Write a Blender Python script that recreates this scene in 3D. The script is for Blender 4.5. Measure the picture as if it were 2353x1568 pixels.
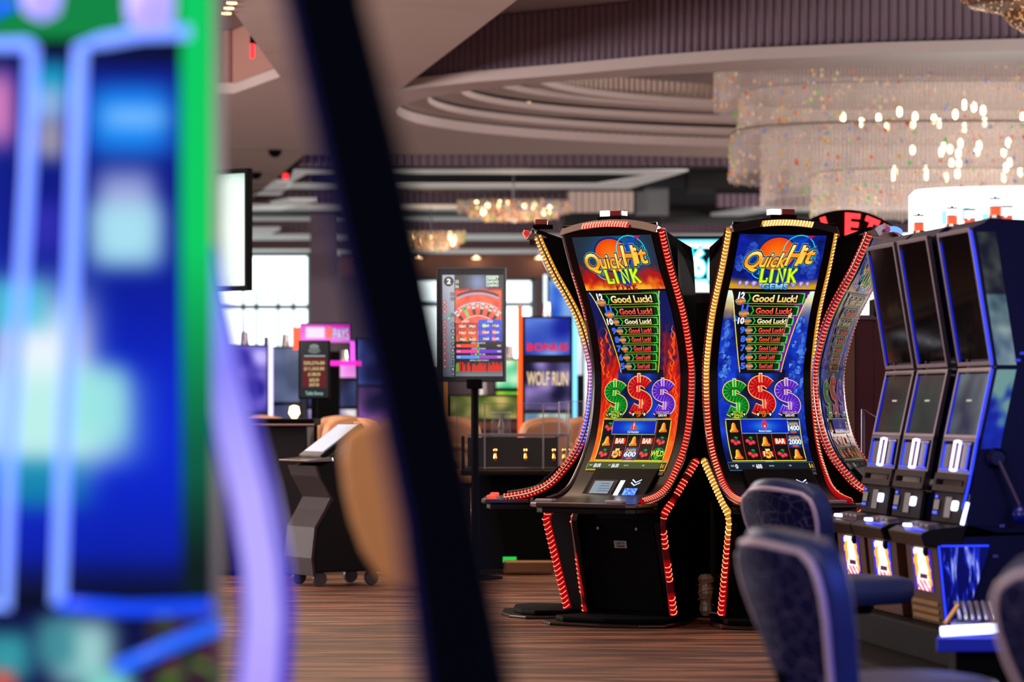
import bpy, bmesh, math, random
import numpy as np
from mathutils import Vector, Matrix, noise
from mathutils.geometry import tessellate_polygon
random.seed(7)
SC = bpy.context.scene
COL = SC.collection
for _o in list(bpy.data.objects): bpy.data.objects.remove(_o)

# ---------------------------------------------------------------- camera, world, light, exposure
F, CX, HY, H = 7000.0, 1176.5, 930.0, 1.25        # focal length in px, principal column, horizon row, eye height
def P(px, py, Y):
    return Vector(((px-CX)*Y/F, Y, H+(HY-py)*Y/F))
cam = bpy.data.cameras.new('camera'); camo = bpy.data.objects.new('camera', cam); COL.objects.link(camo)
camo.location = (0, 0, H); camo.rotation_euler = (math.pi/2, 0, 0)
cam.sensor_width = 36; cam.lens = F*36/2353; cam.shift_y = (HY-784)/2353
cam.clip_start = 0.05; cam.clip_end = 300
cam.dof.use_dof = True; cam.dof.focus_distance = 17.2; cam.dof.aperture_fstop = cam.lens/45.0
SC.camera = camo
SC.view_settings.view_transform = 'Standard'; SC.view_settings.look = 'None'
SC.view_settings.exposure = 0.0; SC.view_settings.gamma = 1.0; SC.view_settings.use_curve_mapping = False
SC.cycles.max_bounces = 6; SC.cycles.transparent_max_bounces = 24
SC.cycles.use_denoising = True; SC.cycles.sample_clamp_indirect = 4.0
world = bpy.data.worlds.new('world'); SC.world = world; world.use_nodes = True
world.node_tree.nodes['Background'].inputs[0].default_value = (0.55, 0.46, 0.52, 1)
world.node_tree.nodes['Background'].inputs[1].default_value = 0.50

def lamp(kind, loc, energy, color, size=1.0, rot=(0, 0, 0), sy=None, spot=None):
    d = bpy.data.lights.new(kind.lower()+'_light', kind); d.energy = energy; d.color = color
    if kind == 'AREA':
        d.size = size
        if sy: d.shape = 'RECTANGLE'; d.size_y = sy
    else:
        d.shadow_soft_size = size
    if spot: d.spot_size = spot; d.spot_blend = 0.6
    o = bpy.data.objects.new(kind.lower()+'_light', d); COL.objects.link(o); o.location = loc; o.rotation_euler = rot
    return o
# warm house lights above the aisle, the pits and the back of the room
lamp('AREA', (-1.5, 20, 4.4), 230, (1.0, .70, .48), 5.0, sy=8.0)
lamp('AREA', (-4.0, 30, 4.4), 260, (1.0, .74, .55), 4.0, sy=8.0)
lamp('AREA', (1.0, 11.5, 4.4), 70, (1.0, .72, .55), 3.0, sy=3.0)
lamp('AREA', (5.5, 22, 4.4), 60, (.9, .75, .95), 4.0, sy=4.0)
# blue lamps at right standing in for the glow of machines out of view
lamp('POINT', (1.9, 6.9, .9), 45, (.05, .12, 1.0), 0.3)
lamp('AREA', (-.75, 4.7, 3.4), 45, (1.0, .72, .45), .5)  # warm fill lamp added to brighten the tan chair back
lamp('POINT', (2.9, 11.3, 1.3), 16, (.08, .14, 1.0), .3)
lamp('POINT', (1.55, 10.2, 0.75), 3.0, (.12, .2, 1.0), 0.2)
lamp('POINT', (4.9, 32.0, 4.0), 110, (1.0, .82, .66), 0.6)
# unseen fill lamps added beside and behind the view to brighten the ceiling
for _x, _y, _e in ((-9, 22, 1900), (-16, 31, 3300), (11, 22, 1500), (13, 40, 3700), (-4, 4, 380)):
    lamp('POINT', (_x, _y, 2.8), _e, (1.0, .88, .86), 0.8)

# ---------------------------------------------------------------- helpers
def lin(c):
    return tuple((x/12.92 if x <= .04045 else ((x+.055)/1.055)**2.4) for x in c[:3])
MATS = {}
def mat(name, col=(.5, .5, .5), rough=.5, metal=0.0, emit=None, es=1.0, noise_amt=0.0, nscale=20.0, spec=.5, bump=0.0, coat=0.0):
    if name in MATS: return MATS[name]
    m = bpy.data.materials.new(name); m.use_nodes = True; nt = m.node_tree; b = nt.nodes['Principled BSDF']
    c = lin(col); b.inputs['Base Color'].default_value = (*c, 1)
    b.inputs['Roughness'].default_value = rough; b.inputs['Metallic'].default_value = metal
    b.inputs['Specular IOR Level'].default_value = spec; b.inputs['Coat Weight'].default_value = coat
    if emit is not None:
        b.inputs['Emission Color'].default_value = (*lin(emit), 1); b.inputs['Emission Strength'].default_value = es
    n = nt.nodes.new('ShaderNodeTexNoise'); n.inputs['Scale'].default_value = nscale; n.inputs['Detail'].default_value = 4
    tc = nt.nodes.new('ShaderNodeTexCoord'); nt.links.new(tc.outputs['Object'], n.inputs['Vector'])
    if noise_amt:
        mx = nt.nodes.new('ShaderNodeMix'); mx.data_type = 'RGBA'
        mx.inputs[6].default_value = (*[x*(1-noise_amt) for x in c], 1); mx.inputs[7].default_value = (*[min(1, x*(1+noise_amt)) for x in c], 1)
        nt.links.new(n.outputs['Fac'], mx.inputs[0]); nt.links.new(mx.outputs[2], b.inputs['Base Color'])
    r = nt.nodes.new('ShaderNodeMapRange'); r.inputs['To Min'].default_value = max(0, rough-.04); r.inputs['To Max'].default_value = min(1, rough+.04)
    nt.links.new(n.outputs['Fac'], r.inputs['Value']); nt.links.new(r.outputs['Result'], b.inputs['Roughness'])
    if bump:
        bp = nt.nodes.new('ShaderNodeBump'); bp.inputs['Strength'].default_value = bump; bp.inputs['Distance'].default_value = .01
        nt.links.new(n.outputs['Fac'], bp.inputs['Height']); nt.links.new(bp.outputs['Normal'], b.inputs['Normal'])
    MATS[name] = m; return m
def picture_mat(name, strength=1.0, gloss=.08):
    """a lit screen: the colours of the picture it shows sit in the mesh's colour attribute"""
    if name in MATS: return MATS[name]
    m = bpy.data.materials.new(name); m.use_nodes = True; nt = m.node_tree; b = nt.nodes['Principled BSDF']
    a = nt.nodes.new('ShaderNodeAttribute'); a.attribute_name = 'Col'
    b.inputs['Base Color'].default_value = (.01, .01, .012, 1); b.inputs['Roughness'].default_value = gloss; b.inputs['Specular IOR Level'].default_value = .12
    nt.links.new(a.outputs['Color'], b.inputs['Emission Color']); b.inputs['Emission Strength'].default_value = strength
    MATS[name] = m; return m
def paint_mat(name, rough=.5, metal=0.0, rim=0.0):
    if name in MATS: return MATS[name]
    m = bpy.data.materials.new(name); m.use_nodes = True; nt = m.node_tree; b = nt.nodes['Principled BSDF']
    a = nt.nodes.new('ShaderNodeAttribute'); a.attribute_name = 'Col'
    nt.links.new(a.outputs['Color'], b.inputs['Base Color']); b.inputs['Roughness'].default_value = rough; b.inputs['Metallic'].default_value = metal
    MATS[name] = m; return m

class MB:
    def __init__(s): s.v = []; s.f = []; s.m = []; s.c = []
    def add(s, vs, fs, m=0, c=None, cols=None):
        o = len(s.v); s.v += [tuple(v) for v in vs]; s.f += [tuple(i+o for i in f) for f in fs]; s.m += [m]*len(fs)
        if cols is not None: s.c += list(cols)
        else: s.c += [c or (1, 1, 1)]*len(vs)
        return s
    def box(s, c, d, m=0, rot=None, col=None):
        c = Vector(c); x, y, z = d[0]/2, d[1]/2, d[2]/2
        vs = [Vector((a*x, b*y, e*z)) for a in (-1, 1) for b in (-1, 1) for e in (-1, 1)]
        if rot is not None: vs = [rot @ v for v in vs]
        return s.add([v+c for v in vs], [(0, 1, 3, 2), (4, 6, 7, 5), (0, 4, 5, 1), (2, 3, 7, 6), (0, 2, 6, 4), (1, 5, 7, 3)], m, col)
    def prism(s, poly, x0, x1, m=0, col=None, f=None):
        """poly of (forward, z), extruded across x; forward is -y"""
        n = len(poly); g = f or (lambda x, p: (x, -p[0], p[1]))
        vs = [g(x0, p) for p in poly]+[g(x1, p) for p in poly]
        fs = [tuple(range(n)), tuple(range(2*n-1, n-1, -1))]+[(i, i+n, (i+1) % n+n, (i+1) % n) for i in range(n)]
        return s.add(vs, fs, m, col)
    def slab(s, poly, z0, z1, m=0, col=None):
        return s.prism(poly, z0, z1, m, col, f=lambda x, p: (p[0], p[1], x))
    def tube(s, path, r, n=8, m=0, col=None, cols=None, closed=False, cap=True):
        path = [Vector(p) for p in path]; k = len(path); vs = []; cc = []
        up = None
        for i, p in enumerate(path):
            a = path[(i-1) % k] if (closed or i > 0) else p; b = path[(i+1) % k] if (closed or i < k-1) else p
            t = (b-a).normalized() if (b-a).length > 1e-9 else Vector((0, 0, 1))
            if up is None: up = t.orthogonal().normalized()
            up = (up-t*up.dot(t)); up = up.normalized() if up.length > 1e-6 else t.orthogonal().normalized()
            sd = t.cross(up); rr = r[i] if isinstance(r, (list, tuple)) else r
            for j in range(n):
                th = 2*math.pi*j/n; vs.append(p+rr*(math.cos(th)*up+math.sin(th)*sd)); cc.append(cols[i] if cols else (col or (1, 1, 1)))
        fs = []
        for i in range(k if closed else k-1):
            for j in range(n):
                a = i*n+j; b = i*n+(j+1) % n; c2 = ((i+1) % k)*n; fs.append((a, b, c2+(j+1) % n, c2+j))
        if cap and not closed: fs += [tuple(range(n-1, -1, -1)), tuple((k-1)*n+j for j in range(n))]
        return s.add(vs, fs, m, cols=cc)
    def lathe(s, prof, c=(0, 0, 0), n=24, m=0, col=None, sx=1, sy=1):
        vs = []; k = len(prof)
        for (r, z) in prof:
            for j in range(n):
                th = 2*math.pi*j/n; vs.append((c[0]+r*sx*math.cos(th), c[1]+r*sy*math.sin(th), c[2]+z))
        fs = [(i*n+j, i*n+(j+1) % n, (i+1)*n+(j+1) % n, (i+1)*n+j) for i in range(k-1) for j in range(n)]
        fs += [tuple(range(n-1, -1, -1)), tuple((k-1)*n+j for j in range(n))]
        return s.add(vs, fs, m, col)
    def mesh(s, name, mats, smooth=False):
        me = bpy.data.meshes.new(name); me.from_pydata(s.v, [], s.f); me.update()
        for m in mats: me.materials.append(m)
        me.polygons.foreach_set('material_index', s.m)
        if smooth: me.polygons.foreach_set('use_smooth', [True]*len(s.f))
        at = me.color_attributes.new('Col', 'FLOAT_COLOR', 'POINT')
        arr = np.ones((len(s.v), 4), dtype=np.float32); arr[:, :3] = np.array([lin(c) for c in s.c], dtype=np.float32).reshape(-1, 3)
        at.data.foreach_set('color', arr.ravel())
        bm = bmesh.new(); bm.from_mesh(me); bmesh.ops.recalc_face_normals(bm, faces=bm.faces)
        bm.to_mesh(me); bm.free()
        return me
    def obj(s, name, mats, parent=None, smooth=False, bevel=0, seg=2, **kw):
        if not isinstance(mats, (list, tuple)): mats = [mats]
        o = bpy.data.objects.new(name, s.mesh(name, mats, smooth)); COL.objects.link(o)
        if parent: o.parent = parent
        if bevel:
            b = o.modifiers.new('bevel', 'BEVEL'); b.width = bevel; b.segments = seg; b.limit_method = 'ANGLE'
            if smooth: pass
        for k, v in kw.items(): o[k] = v
        return o
def thing(name, label, cat, loc=(0, 0, 0), rz=0, group=None):
    o = bpy.data.objects.new(name, None); COL.objects.link(o); o.location = loc; o.rotation_euler = (0, 0, rz)
    o.empty_display_size = .1; o['label'] = label; o['category'] = cat
    if group: o['group'] = group
    return o
def tag(o, label, cat, group=None):
    o['label'] = label; o['category'] = cat
    if group: o['group'] = group
    return o
def struct(o): o['kind'] = 'structure'; return o
def stuff(o): o['kind'] = 'stuff'; return o
def copy_tree(o, parent=None):
    c = o.copy(); COL.objects.link(c); c.parent = parent
    for ch in list(o.children): copy_tree(ch, c)
    return c
def nz(x, y, z=0.0): return noise.noise(Vector((x, y, z)))
def mix(a, b, t):
    t = max(0, min(1, t)); return tuple(a[i]*(1-t)+b[i]*t for i in range(3))
def gauss(x, y, cx, cy, sx, sy): return math.exp(-(((x-cx)/sx)**2+((y-cy)/sy)**2))

# ---- lettering: outlines of Blender's built-in face turned into flat polygons
_tc = {}
def glyphs(s, off=0.0):
    if (s, off) in _tc: return _tc[(s, off)]
    cu = bpy.data.curves.new('t', 'FONT'); cu.body = s; cu.size = 1; cu.offset = off; cu.resolution_u = 3; cu.fill_mode = 'FRONT'
    o = bpy.data.objects.new('t', cu); COL.objects.link(o); bpy.context.view_layer.update()
    me = o.to_mesh(); vs = [(v.co.x, v.co.y) for v in me.vertices]; fs = [tuple(p.vertices) for p in me.polygons]
    o.to_mesh_clear(); bpy.data.objects.remove(o); bpy.data.curves.remove(cu)
    _tc[(s, off)] = (vs, fs); return vs, fs
class Art:
    """flat picture in (u, y) units; fn(u, y, h) carries it onto its surface, h = height of the layer"""
    def __init__(s, fn, step=.0012): s.mb = MB(); s.fn = fn; s.step = step
    def grid(s, u0, y0, u1, y1, nx, ny, cf, L=0, warp=None):
        vs = []; cs = []
        for j in range(ny+1):
            for i in range(nx+1):
                u = u0+(u1-u0)*i/nx; y = y0+(y1-y0)*j/ny
                if warp: u = warp(i/nx, y)
                vs.append(s.fn(u, y, L*s.step)); cs.append(cf(u, y) if callable(cf) else cf)
        s.mb.add(vs, [(j*(nx+1)+i, j*(nx+1)+i+1, (j+1)*(nx+1)+i+1, (j+1)*(nx+1)+i) for j in range(ny) for i in range(nx)], 0, cols=cs)
    def rect(s, u0, y0, u1, y1, c, L=1): s.grid(u0, y0, u1, y1, 1, max(1, int(abs(y1-y0)/5)), c, L)
    def poly(s, pts, c, L=1, center=None):
        if center is not None:       # fan with its own centre colour
            n = len(pts); cxy = (sum(p[0] for p in pts)/n, sum(p[1] for p in pts)/n)
            s.mb.add([s.fn(*cxy, L*s.step)]+[s.fn(*p, L*s.step) for p in pts], [(0, i+1, (i+1) % n+1) for i in range(n)], 0, cols=[center]+[c]*n); return
        tr = tessellate_polygon([[Vector((p[0], p[1], 0)) for p in pts]])
        s.mb.add([s.fn(*p, L*s.step) for p in pts], [tuple(t) for t in tr], 0, cols=[c(*p) if callable(c) else c for p in pts])
    def ell(s, cx, cy, rx, ry, c, L=1, n=20, center=None):
        s.poly([(cx+rx*math.cos(2*math.pi*i/n), cy+ry*math.sin(2*math.pi*i/n)) for i in range(n)], c, L, center or c)
    def stroke(s, path, w, c, L=1, closed=False):
        k = len(path); vs = []; cs = []
        for i, p in enumerate(path):
            a = path[(i-1) % k] if (closed or i) else p; b = path[(i+1) % k] if (closed or i < k-1) else p
            tx, ty = b[0]-a[0], b[1]-a[1]; l = math.hypot(tx, ty) or 1; nx, ny = -ty/l, tx/l
            ww = w(i/(k-1)) if callable(w) else w
            cc = c(i/(k-1)) if callable(c) else c
            vs += [s.fn(p[0]+nx*ww/2, p[1]+ny*ww/2, L*s.step), s.fn(p[0]-nx*ww/2, p[1]-ny*ww/2, L*s.step)]; cs += [cc, cc]
        fs = [(2*i, 2*i+1, (2*i+3) % (2*k), (2*i+2) % (2*k)) for i in range(k if closed else k-1)]
        s.mb.add(vs, fs, 0, cols=cs)
    def frame(s, u0, y0, u1, y1, w, c, L=2, sk=0):
        p = []
        for a, b in (((u0, y0), (u1, y0)), ((u1, y0), (u1, y1)), ((u1, y1), (u0, y1)), ((u0, y1), (u0, y0))):
            n = max(1, int(abs(b[1]-a[1])/6)); p += [(a[0]+(b[0]-a[0])*t/n, a[1]+(b[1]-a[1])*t/n) for t in range(n)]
        s.stroke(p, w, c, L, closed=True)
    def text(s, st, u0, yb, u1, yt, layers, slant=0.0):
        vs0, _ = glyphs(st, 0.0)
        if not vs0: return
        x0 = min(v[0] for v in vs0); x1 = max(v[0] for v in vs0); a0 = min(v[1] for v in vs0); a1 = max(v[1] for v in vs0)
        sx = (u1-u0)/max(1e-6, x1-x0); sy = (yt-yb)/max(1e-6, a1-a0)
        for off, c, L in layers:
            vs, fs = glyphs(st, off); pv = []; cs = []
            for x, y in vs:
                t = (y-a0)/(a1-a0); pv.append(s.fn(u0+(x-x0)*sx+slant*(t-.5)*abs(yt-yb), yb+(y-a0)*sy, L*s.step))
                cs.append(c if not isinstance(c[0], (tuple, list)) else (mix(c[1], c[0], t) if len(c) == 2 else (mix(c[2], c[1], t*2) if t < .5 else mix(c[1], c[0], t*2-1))))
            s.mb.add(pv, fs, 0, cols=cs)
    def obj(s, name, m, parent=None, **kw): return s.mb.obj(name, m, parent, **kw)

BLACK = mat('black_gloss', (.02, .02, .028), .25, spec=.35)
BLACKM = mat('black_matte', (.03, .03, .04), .7, spec=.06)
NAVY = mat('navy_cabinet', (.02, .05, .24), .5, spec=.25)
CHROME = mat('chrome', (.75, .74, .76), .16, 1.0)
DCHROME = mat('dark_chrome', (.40, .36, .36), .22, 1.0)
BRONZE = mat('bronze', (.55, .42, .32), .3, 1.0)
PIC = picture_mat('screen_picture', 1.0)
LED = picture_mat('led_light', 1.6, .3)
# ---------------------------------------------------------------- the room
def floor_material():
    m = bpy.data.materials.new('wood_grain_floor'); m.use_nodes = True; nt = m.node_tree; b = nt.nodes['Principled BSDF']; N = nt.nodes.new; L = nt.links.new
    tc = N('ShaderNodeTexCoord'); mp = N('ShaderNodeMapping'); mp.inputs['Scale'].default_value = (.55, 5.0, 1); L(tc.outputs['Object'], mp.inputs['Vector'])
    n1 = N('ShaderNodeTexNoise'); n1.inputs['Scale'].default_value = 1.1; n1.inputs['Detail'].default_value = 3; n1.inputs['Distortion'].default_value = .8; L(mp.outputs['Vector'], n1.inputs['Vector'])
    mu = N('ShaderNodeMath'); mu.operation = 'MULTIPLY'; mu.inputs[1].default_value = 22; L(n1.outputs['Fac'], mu.inputs[0])
    sn = N('ShaderNodeMath'); sn.operation = 'SINE'; L(mu.outputs[0], sn.inputs[0])
    mp2 = N('ShaderNodeMapping'); mp2.inputs['Scale'].default_value = (2.5, 60, 1); L(tc.outputs['Object'], mp2.inputs['Vector'])
    n2 = N('ShaderNodeTexNoise'); n2.inputs['Scale'].default_value = 1.0; n2.inputs['Detail'].default_value = 5; L(mp2.outputs['Vector'], n2.inputs['Vector'])
    ad = N('ShaderNodeMath'); ad.operation = 'MULTIPLY_ADD'; ad.inputs[1].default_value = .28; L(sn.outputs[0], ad.inputs[0]); L(n2.outputs['Fac'], ad.inputs[2])
    cr = N('ShaderNodeValToRGB'); e = cr.color_ramp.elements; e[0].position = .25; e[0].color = (*lin((.24, .13, .09)), 1); e[1].position = .8; e[1].color = (*lin((.62, .43, .32)), 1)
    k = e.new(.5); k.color = (*lin((.40, .255, .185)), 1)
    L(ad.outputs[0], cr.inputs[0]); L(cr.outputs[0], b.inputs['Base Color'])
    b.inputs['Roughness'].default_value = .5
    bp = N('ShaderNodeBump'); bp.inputs['Strength'].default_value = .25; bp.inputs['Distance'].default_value = .004; L(ad.outputs[0], bp.inputs['Height']); L(bp.outputs['Normal'], b.inputs['Normal'])
    return m
struct(MB().box((0, 36, -.05), (60, 80, .1)).obj('floor', floor_material()))

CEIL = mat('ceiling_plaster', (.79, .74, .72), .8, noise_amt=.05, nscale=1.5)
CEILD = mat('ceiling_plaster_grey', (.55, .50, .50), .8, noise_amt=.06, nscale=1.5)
FLUTE = mat('fluted_panel_mauve', (.48, .41, .46), .7, noise_amt=.1, nscale=4)
FLUTEL = mat('fluted_panel_cream', (.82, .75, .71), .7, noise_amt=.06, nscale=4)
DARKC = mat('ceiling_void_dark', (.16, .14, .18), .9)
COVE = mat('cove_ledge_glow', (.8, .8, .78), .6, emit=(.80, .80, .80), es=.30)  # pale ceiling ledges; their brightness is put in as a faint glow
def soffit(outer, holes, z0, z1, name, m):
    cu = bpy.data.curves.new('t', 'CURVE'); cu.dimensions = '2D'; cu.fill_mode = 'BOTH'; cu.extrude = (z1-z0)/2
    for pts in [outer]+holes:
        sp = cu.splines.new('POLY'); sp.points.add(len(pts)-1); sp.use_cyclic_u = True
        for i, p in enumerate(pts): sp.points[i].co = (p[0], p[1], 0, 1)
    t = bpy.data.objects.new('t', cu); COL.objects.link(t); bpy.context.view_layer.update()
    me = bpy.data.meshes.new_from_object(t.evaluated_get(bpy.context.evaluated_depsgraph_get())); bpy.data.objects.remove(t)
    me.materials.clear(); me.materials.append(m)
    o = bpy.data.objects.new(name, me); COL.objects.link(o); o.location = (0, 0, (z0+z1)/2); return o
def ellipse(cx, cy, a, b, n=96, pw=2.0):
    r = []
    for i in range(n):
        t = 2*math.pi*i/n; c, s_ = math.cos(t), math.sin(t)
        r.append((cx+a*math.copysign(abs(c)**(2/pw), c), cy+b*math.copysign(abs(s_)**(2/pw), s_)))
    return r
def resample(pts, d, closed=False):
    q = list(pts)+([pts[0]] if closed else []); out = []
    L = [0]
    for i in range(1, len(q)): L.append(L[-1]+math.dist(q[i], q[i-1]))
    n = max(2, int(L[-1]/d)); xs = np.interp(np.linspace(0, L[-1], n+1), L, [p[0] for p in q]); ys = np.interp(np.linspace(0, L[-1], n+1), L, [p[1] for p in q])
    return list(zip(xs, ys))
def fluted(pts, z0, z1, name, m, pitch=.085, depth=.022, closed=False):
    """wall of half-round vertical reeds following a plan line"""
    q = resample(pts, pitch/4, closed); mb = MB(); vs = []
    for i, p in enumerate(q):
        a = q[max(0, i-1)]; b = q[min(len(q)-1, i+1)]; tx, ty = b[0]-a[0], b[1]-a[1]; l = math.hypot(tx, ty) or 1
        o = depth*(0, .8, 1, .8)[i % 4]; x = p[0]+ty/l*o; y = p[1]-tx/l*o
        vs += [(x, y, z0), (x, y, z1)]
    mb.add(vs, [(2*i, 2*i+2, 2*i+3, 2*i+1) for i in range(len(q)-1)])
    return mb.obj(name, m)
hole1 = [(1.9, 12.5), (.05, 24.4), (-1.17, 31.5), (-.4, 30.7), (.53, 30.0), (1.4, 29.25), (2.23, 28.7), (3.4, 28.25), (4.7, 27.95), (9, 27.5), (9, 12.5)]
OC = (5.0, 33.95)
hole2 = ellipse(*OC, 6.3, 4.75)
hole0 = [(-7, 22), (-7, 31.8), (-2.9, 31.8), (-2.3, 30.2), (-2.3, 22)]
struct(soffit([(-22, 9), (-22, 66), (-7.2, 66), (-4.8, 52.3), (-2.7, 39.6), (1, 39.6), (4, 40.4), (22, 40.4), (22, 9)], [hole0, hole1, hole2], 4.5, 4.61, 'ceiling', CEIL))
struct(fluted([(p[0], p[1]+.12) for p in hole1[2:10]], 4.6, 5.16, 'wall_recess', FLUTE, .085, .03))
struct(MB().slab([(-1.17, 31.5), (1.9, 12.5), (1.8, 12.5), (-1.3, 31.5)], 4.6, 5.16).obj('wall_recess_side', FLUTE))
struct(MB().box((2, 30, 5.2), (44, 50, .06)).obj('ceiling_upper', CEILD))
struct(fluted([(-7, 31.85), (-2.9, 31.85), (-2.3, 30.2)], 4.6, 5.16, 'wall_recess_left', mat('fluted_panel_rose', (.70, .52, .47), .7), .12, .035))
# the stepped oval dome over the pit
for k in (1, 2, 3):
    struct(soffit(ellipse(*OC, 6.75-.36*k, 5.2-.36*k), [ellipse(*OC, 6.3-.36*k, 4.75-.36*k)], 4.52+.115*k, 4.59+.115*k, 'trim_%d' % k, CEIL))
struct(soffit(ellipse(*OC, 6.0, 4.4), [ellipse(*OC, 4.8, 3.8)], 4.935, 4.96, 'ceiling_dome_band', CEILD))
struct(soffit(ellipse(*OC, 4.95, 3.95), [ellipse(*OC, 4.75, 3.75)], 4.90, 4.97, 'trim_4', CEIL))
struct(fluted(ellipse(*OC, 4.85, 3.85, 128), 4.97, 5.18, 'wall_dome', FLUTEL, .09, .02, True))
for i, (px, py) in enumerate([(1213, 233), (1500, 238), (1590, 241)]):
    q = P(px, py, 7000*3.68/(930-py)); d = thing('downlight', 'small round downlight in the dome band, %s' % ('left of the three, beside a black speaker', 'middle of the three', 'nearest the big chandelier')[i], 'downlight', (q.x, q.y, 4.925))
    MB().lathe([(.05, -.01), (.05, .01)], n=16).obj('trim_ring', CHROME, d); MB().lathe([(.035, -.014), (.035, -.008)], n=16).obj('lamp', mat('lamp_warm', (1, .9, .7), .4, emit=(1, .85, .6), es=3), d)
q = P(1168, 226, 36.6); tag(MB().lathe([(.03, 0), (.075, .02), (.09, .06), (.09, .09)], n=20).obj('speaker', BLACKM), 'small black round speaker set in the dome ceiling band', 'speaker').location = (q.x, q.y, 4.84)
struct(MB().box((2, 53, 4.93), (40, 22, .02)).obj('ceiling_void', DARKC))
# far ceiling: trays with pale cove rims, mauve reeded faces between them
def band(name, y0, y1, x0, x1, m, z=4.5, th=.015):      # a strip of ceiling underside seen between two picture rows
    Y0 = 7000*(z-H)/(930-y0); Y1 = 7000*(z-H)/(930-y1)
    return struct(MB().box(((x0+x1)/2, (Y0+Y1)/2, z+th/2), (x1-x0, abs(Y1-Y0), th)).obj(name, m))
fw = lambda yb, x0, x1, h=.5: struct(fluted([(x0, 22750/(930-yb)), (x1, 22750/(930-yb))], 4.5, 4.5+h, 'wall_reeded', FLUTE, .11, .03))
fw(382, -2.9, 14); fw(470, -6, 2.0); fw(535, -8, 12)
band('trim_5', 384, 389, -3, 9, mat('black_edge', (.03, .03, .05), .6))
rim = [(-3.0, 42.05), (1.6, 42.05), (2.45, 42.35), (2.35, 42.95), (1.75, 45.9), (-3.4, 45.9)]
rimi = [(-2.9, 42.95), (1.4, 42.95), (2.0, 43.1), (1.25, 44.95), (-3.3, 44.95)]
struct(soffit(rim, [rimi], 4.5, 4.52, 'trim_6', COVE))
struct(MB().box((-.5, 45.95, 4.62), (5.0, .1, .25)).obj('trim_7', mat('black_edge')))
band('trim_8', 437, 441, -4.5, 2.0, mat('black_edge'))
band('trim_9', 472, 484, -6, 1.2, COVE); band('trim_10', 500, 508, -6, .2, COVE); band('trim_11', 540, 552, -7, 12, COVE); band('trim_12', 574, 587, -9, 13, COVE)
band('trim_13', 486, 499, -6, 6, mat('black_edge'))
# cross beams on the right of the trays
struct(fluted([(.85, 46.5), (1.85, 46.5)], 4.18, 4.62, 'wall_beam', FLUTEL, .1, .02))
struct(MB().box((2.15, 48.5, 4.36), (.5, 3.6, .42)).obj('trim_14', mat('beam_grey', (.45, .47, .48), .8)))
struct(MB().box((1.55, 48.6, 4.1), (1.5, 3.6, .1)).obj('trim_15', mat('black_edge')))
struct(MB().box((4.9, 45.4, 4.55), (4.6, 1.2, .24)).obj('trim_16', mat('black_edge')))
struct(fluted([(3.1, 46.3), (9, 46.3)], 4.25, 4.5, 'wall_beam_right', FLUTE, .1, .02))
struct(MB().slab([(3.0, 52.3), (3.9, 49.4), (9, 49.4), (9, 50.1), (4.2, 50.1), (3.5, 52.3)], 4.42, 4.47).obj('trim_17', COVE))
struct(MB().box((6, 52.0, 4.45), (7, 1.6, .12)).obj('trim_18', mat('black_edge')))
struct(MB().slab([(-4.6, 51), (-3.55, 48.6), (-3.1, 48.6), (-3.9, 51)], 4.5, 4.55).obj('trim_19', COVE))
struct(MB().slab([(-5.4, 58.6), (-5.0, 56.6), (-4.3, 56.6), (-4.7, 58.6)], 4.5, 4.55).obj('trim_20', COVE))
struct(MB().slab([(-4.0, 47.3), (-3.45, 44.6), (-3.2, 44.6), (-3.6, 47.3)], 4.5, 4.55).obj('trim_21', COVE))
# back wall with its bright windows
WALLB = mat('back_wall_brown', (.36, .26, .26), .8)
struct(MB().box((0, 66.3, 2.6), (60, .2, 5.4)).obj('wall_back', WALLB))
DAY = mat('daylit_window', (1, 1, 1), .5, emit=(.93, 1.0, 1.0), es=2.4)
MUL = mat('window_mullion', (.55, .62, .66), .5)
def window(n, x0, x1, y0, y1, Y, mull=()):
    a, b = P(x0, y0, Y), P(x1, y1, Y); o = struct(MB().box(((a.x+b.x)/2, Y, (a.z+b.z)/2), (b.x-a.x, .06, a.z-b.z)).obj('window_%d' % n, DAY))
    mb = MB()
    for e in (a.z, b.z): mb.box(((a.x+b.x)/2, Y-.06, e), (b.x-a.x+.2, .12, .1))
    for e in (a.x, b.x): mb.box((e, Y-.06, (a.z+b.z)/2), (.1, .12, a.z-b.z))
    mb.obj('window_frame', MUL, o)
    for t, v in mull:
        if t == 'h': MB().box(((a.x+b.x)/2, Y-.07, P(0, v, Y).z), (b.x-a.x, .1, .1)).obj('mullion', MUL, o)
        else: MB().box((P(v, 0, Y).x, Y-.07, (a.z+P(0, 706, Y).z)/2-1.0), (.06, .1, 1.6)).obj('mullion', MUL, o)
window(1, 380, 712, 585, 835, 64, [('h', 706), ('v', 590), ('v', 640), ('v', 560), ('v', 675)])
window(2, 945, 1225, 642, 850, 64, [('h', 700), ('v', 1100)])
window(3, 1560, 2060, 652, 800, 64, [])
struct(MB().box((P(745, 0, 52).x, 52, 2.4), (.45, .45, 4.7)).obj('trim_22', mat('column_mauve', (.44, .38, .44), .7)))
struct(MB().box((P(1180, 0, 50).x, 50, P(0, 612, 50).z), (5.6, .4, .40)).obj('trim_23', mat('fascia_brown', (.33, .22, .20), .7)))
for i, px in enumerate((820, 955, 1093, 1240)):
    q = P(px, 588, 49); d = thing('downlight', 'warm downlight glowing on the brown fascia, %s of the row of four' % ('leftmost', 'second from left', 'third from left', 'rightmost')[i], 'downlight', (q.x, 49.71, 3.64))
    MB().lathe([(.09, 0), (.09, .03)], n=16).obj('trim_ring', CHROME, d); MB().lathe([(.07, -.01), (.07, 0)], n=16).obj('lamp', MATS['lamp_warm'], d)
    lamp('POINT', (q.x, 49.55, 3.62), 5, (1, .6, .3), .08)
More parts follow.
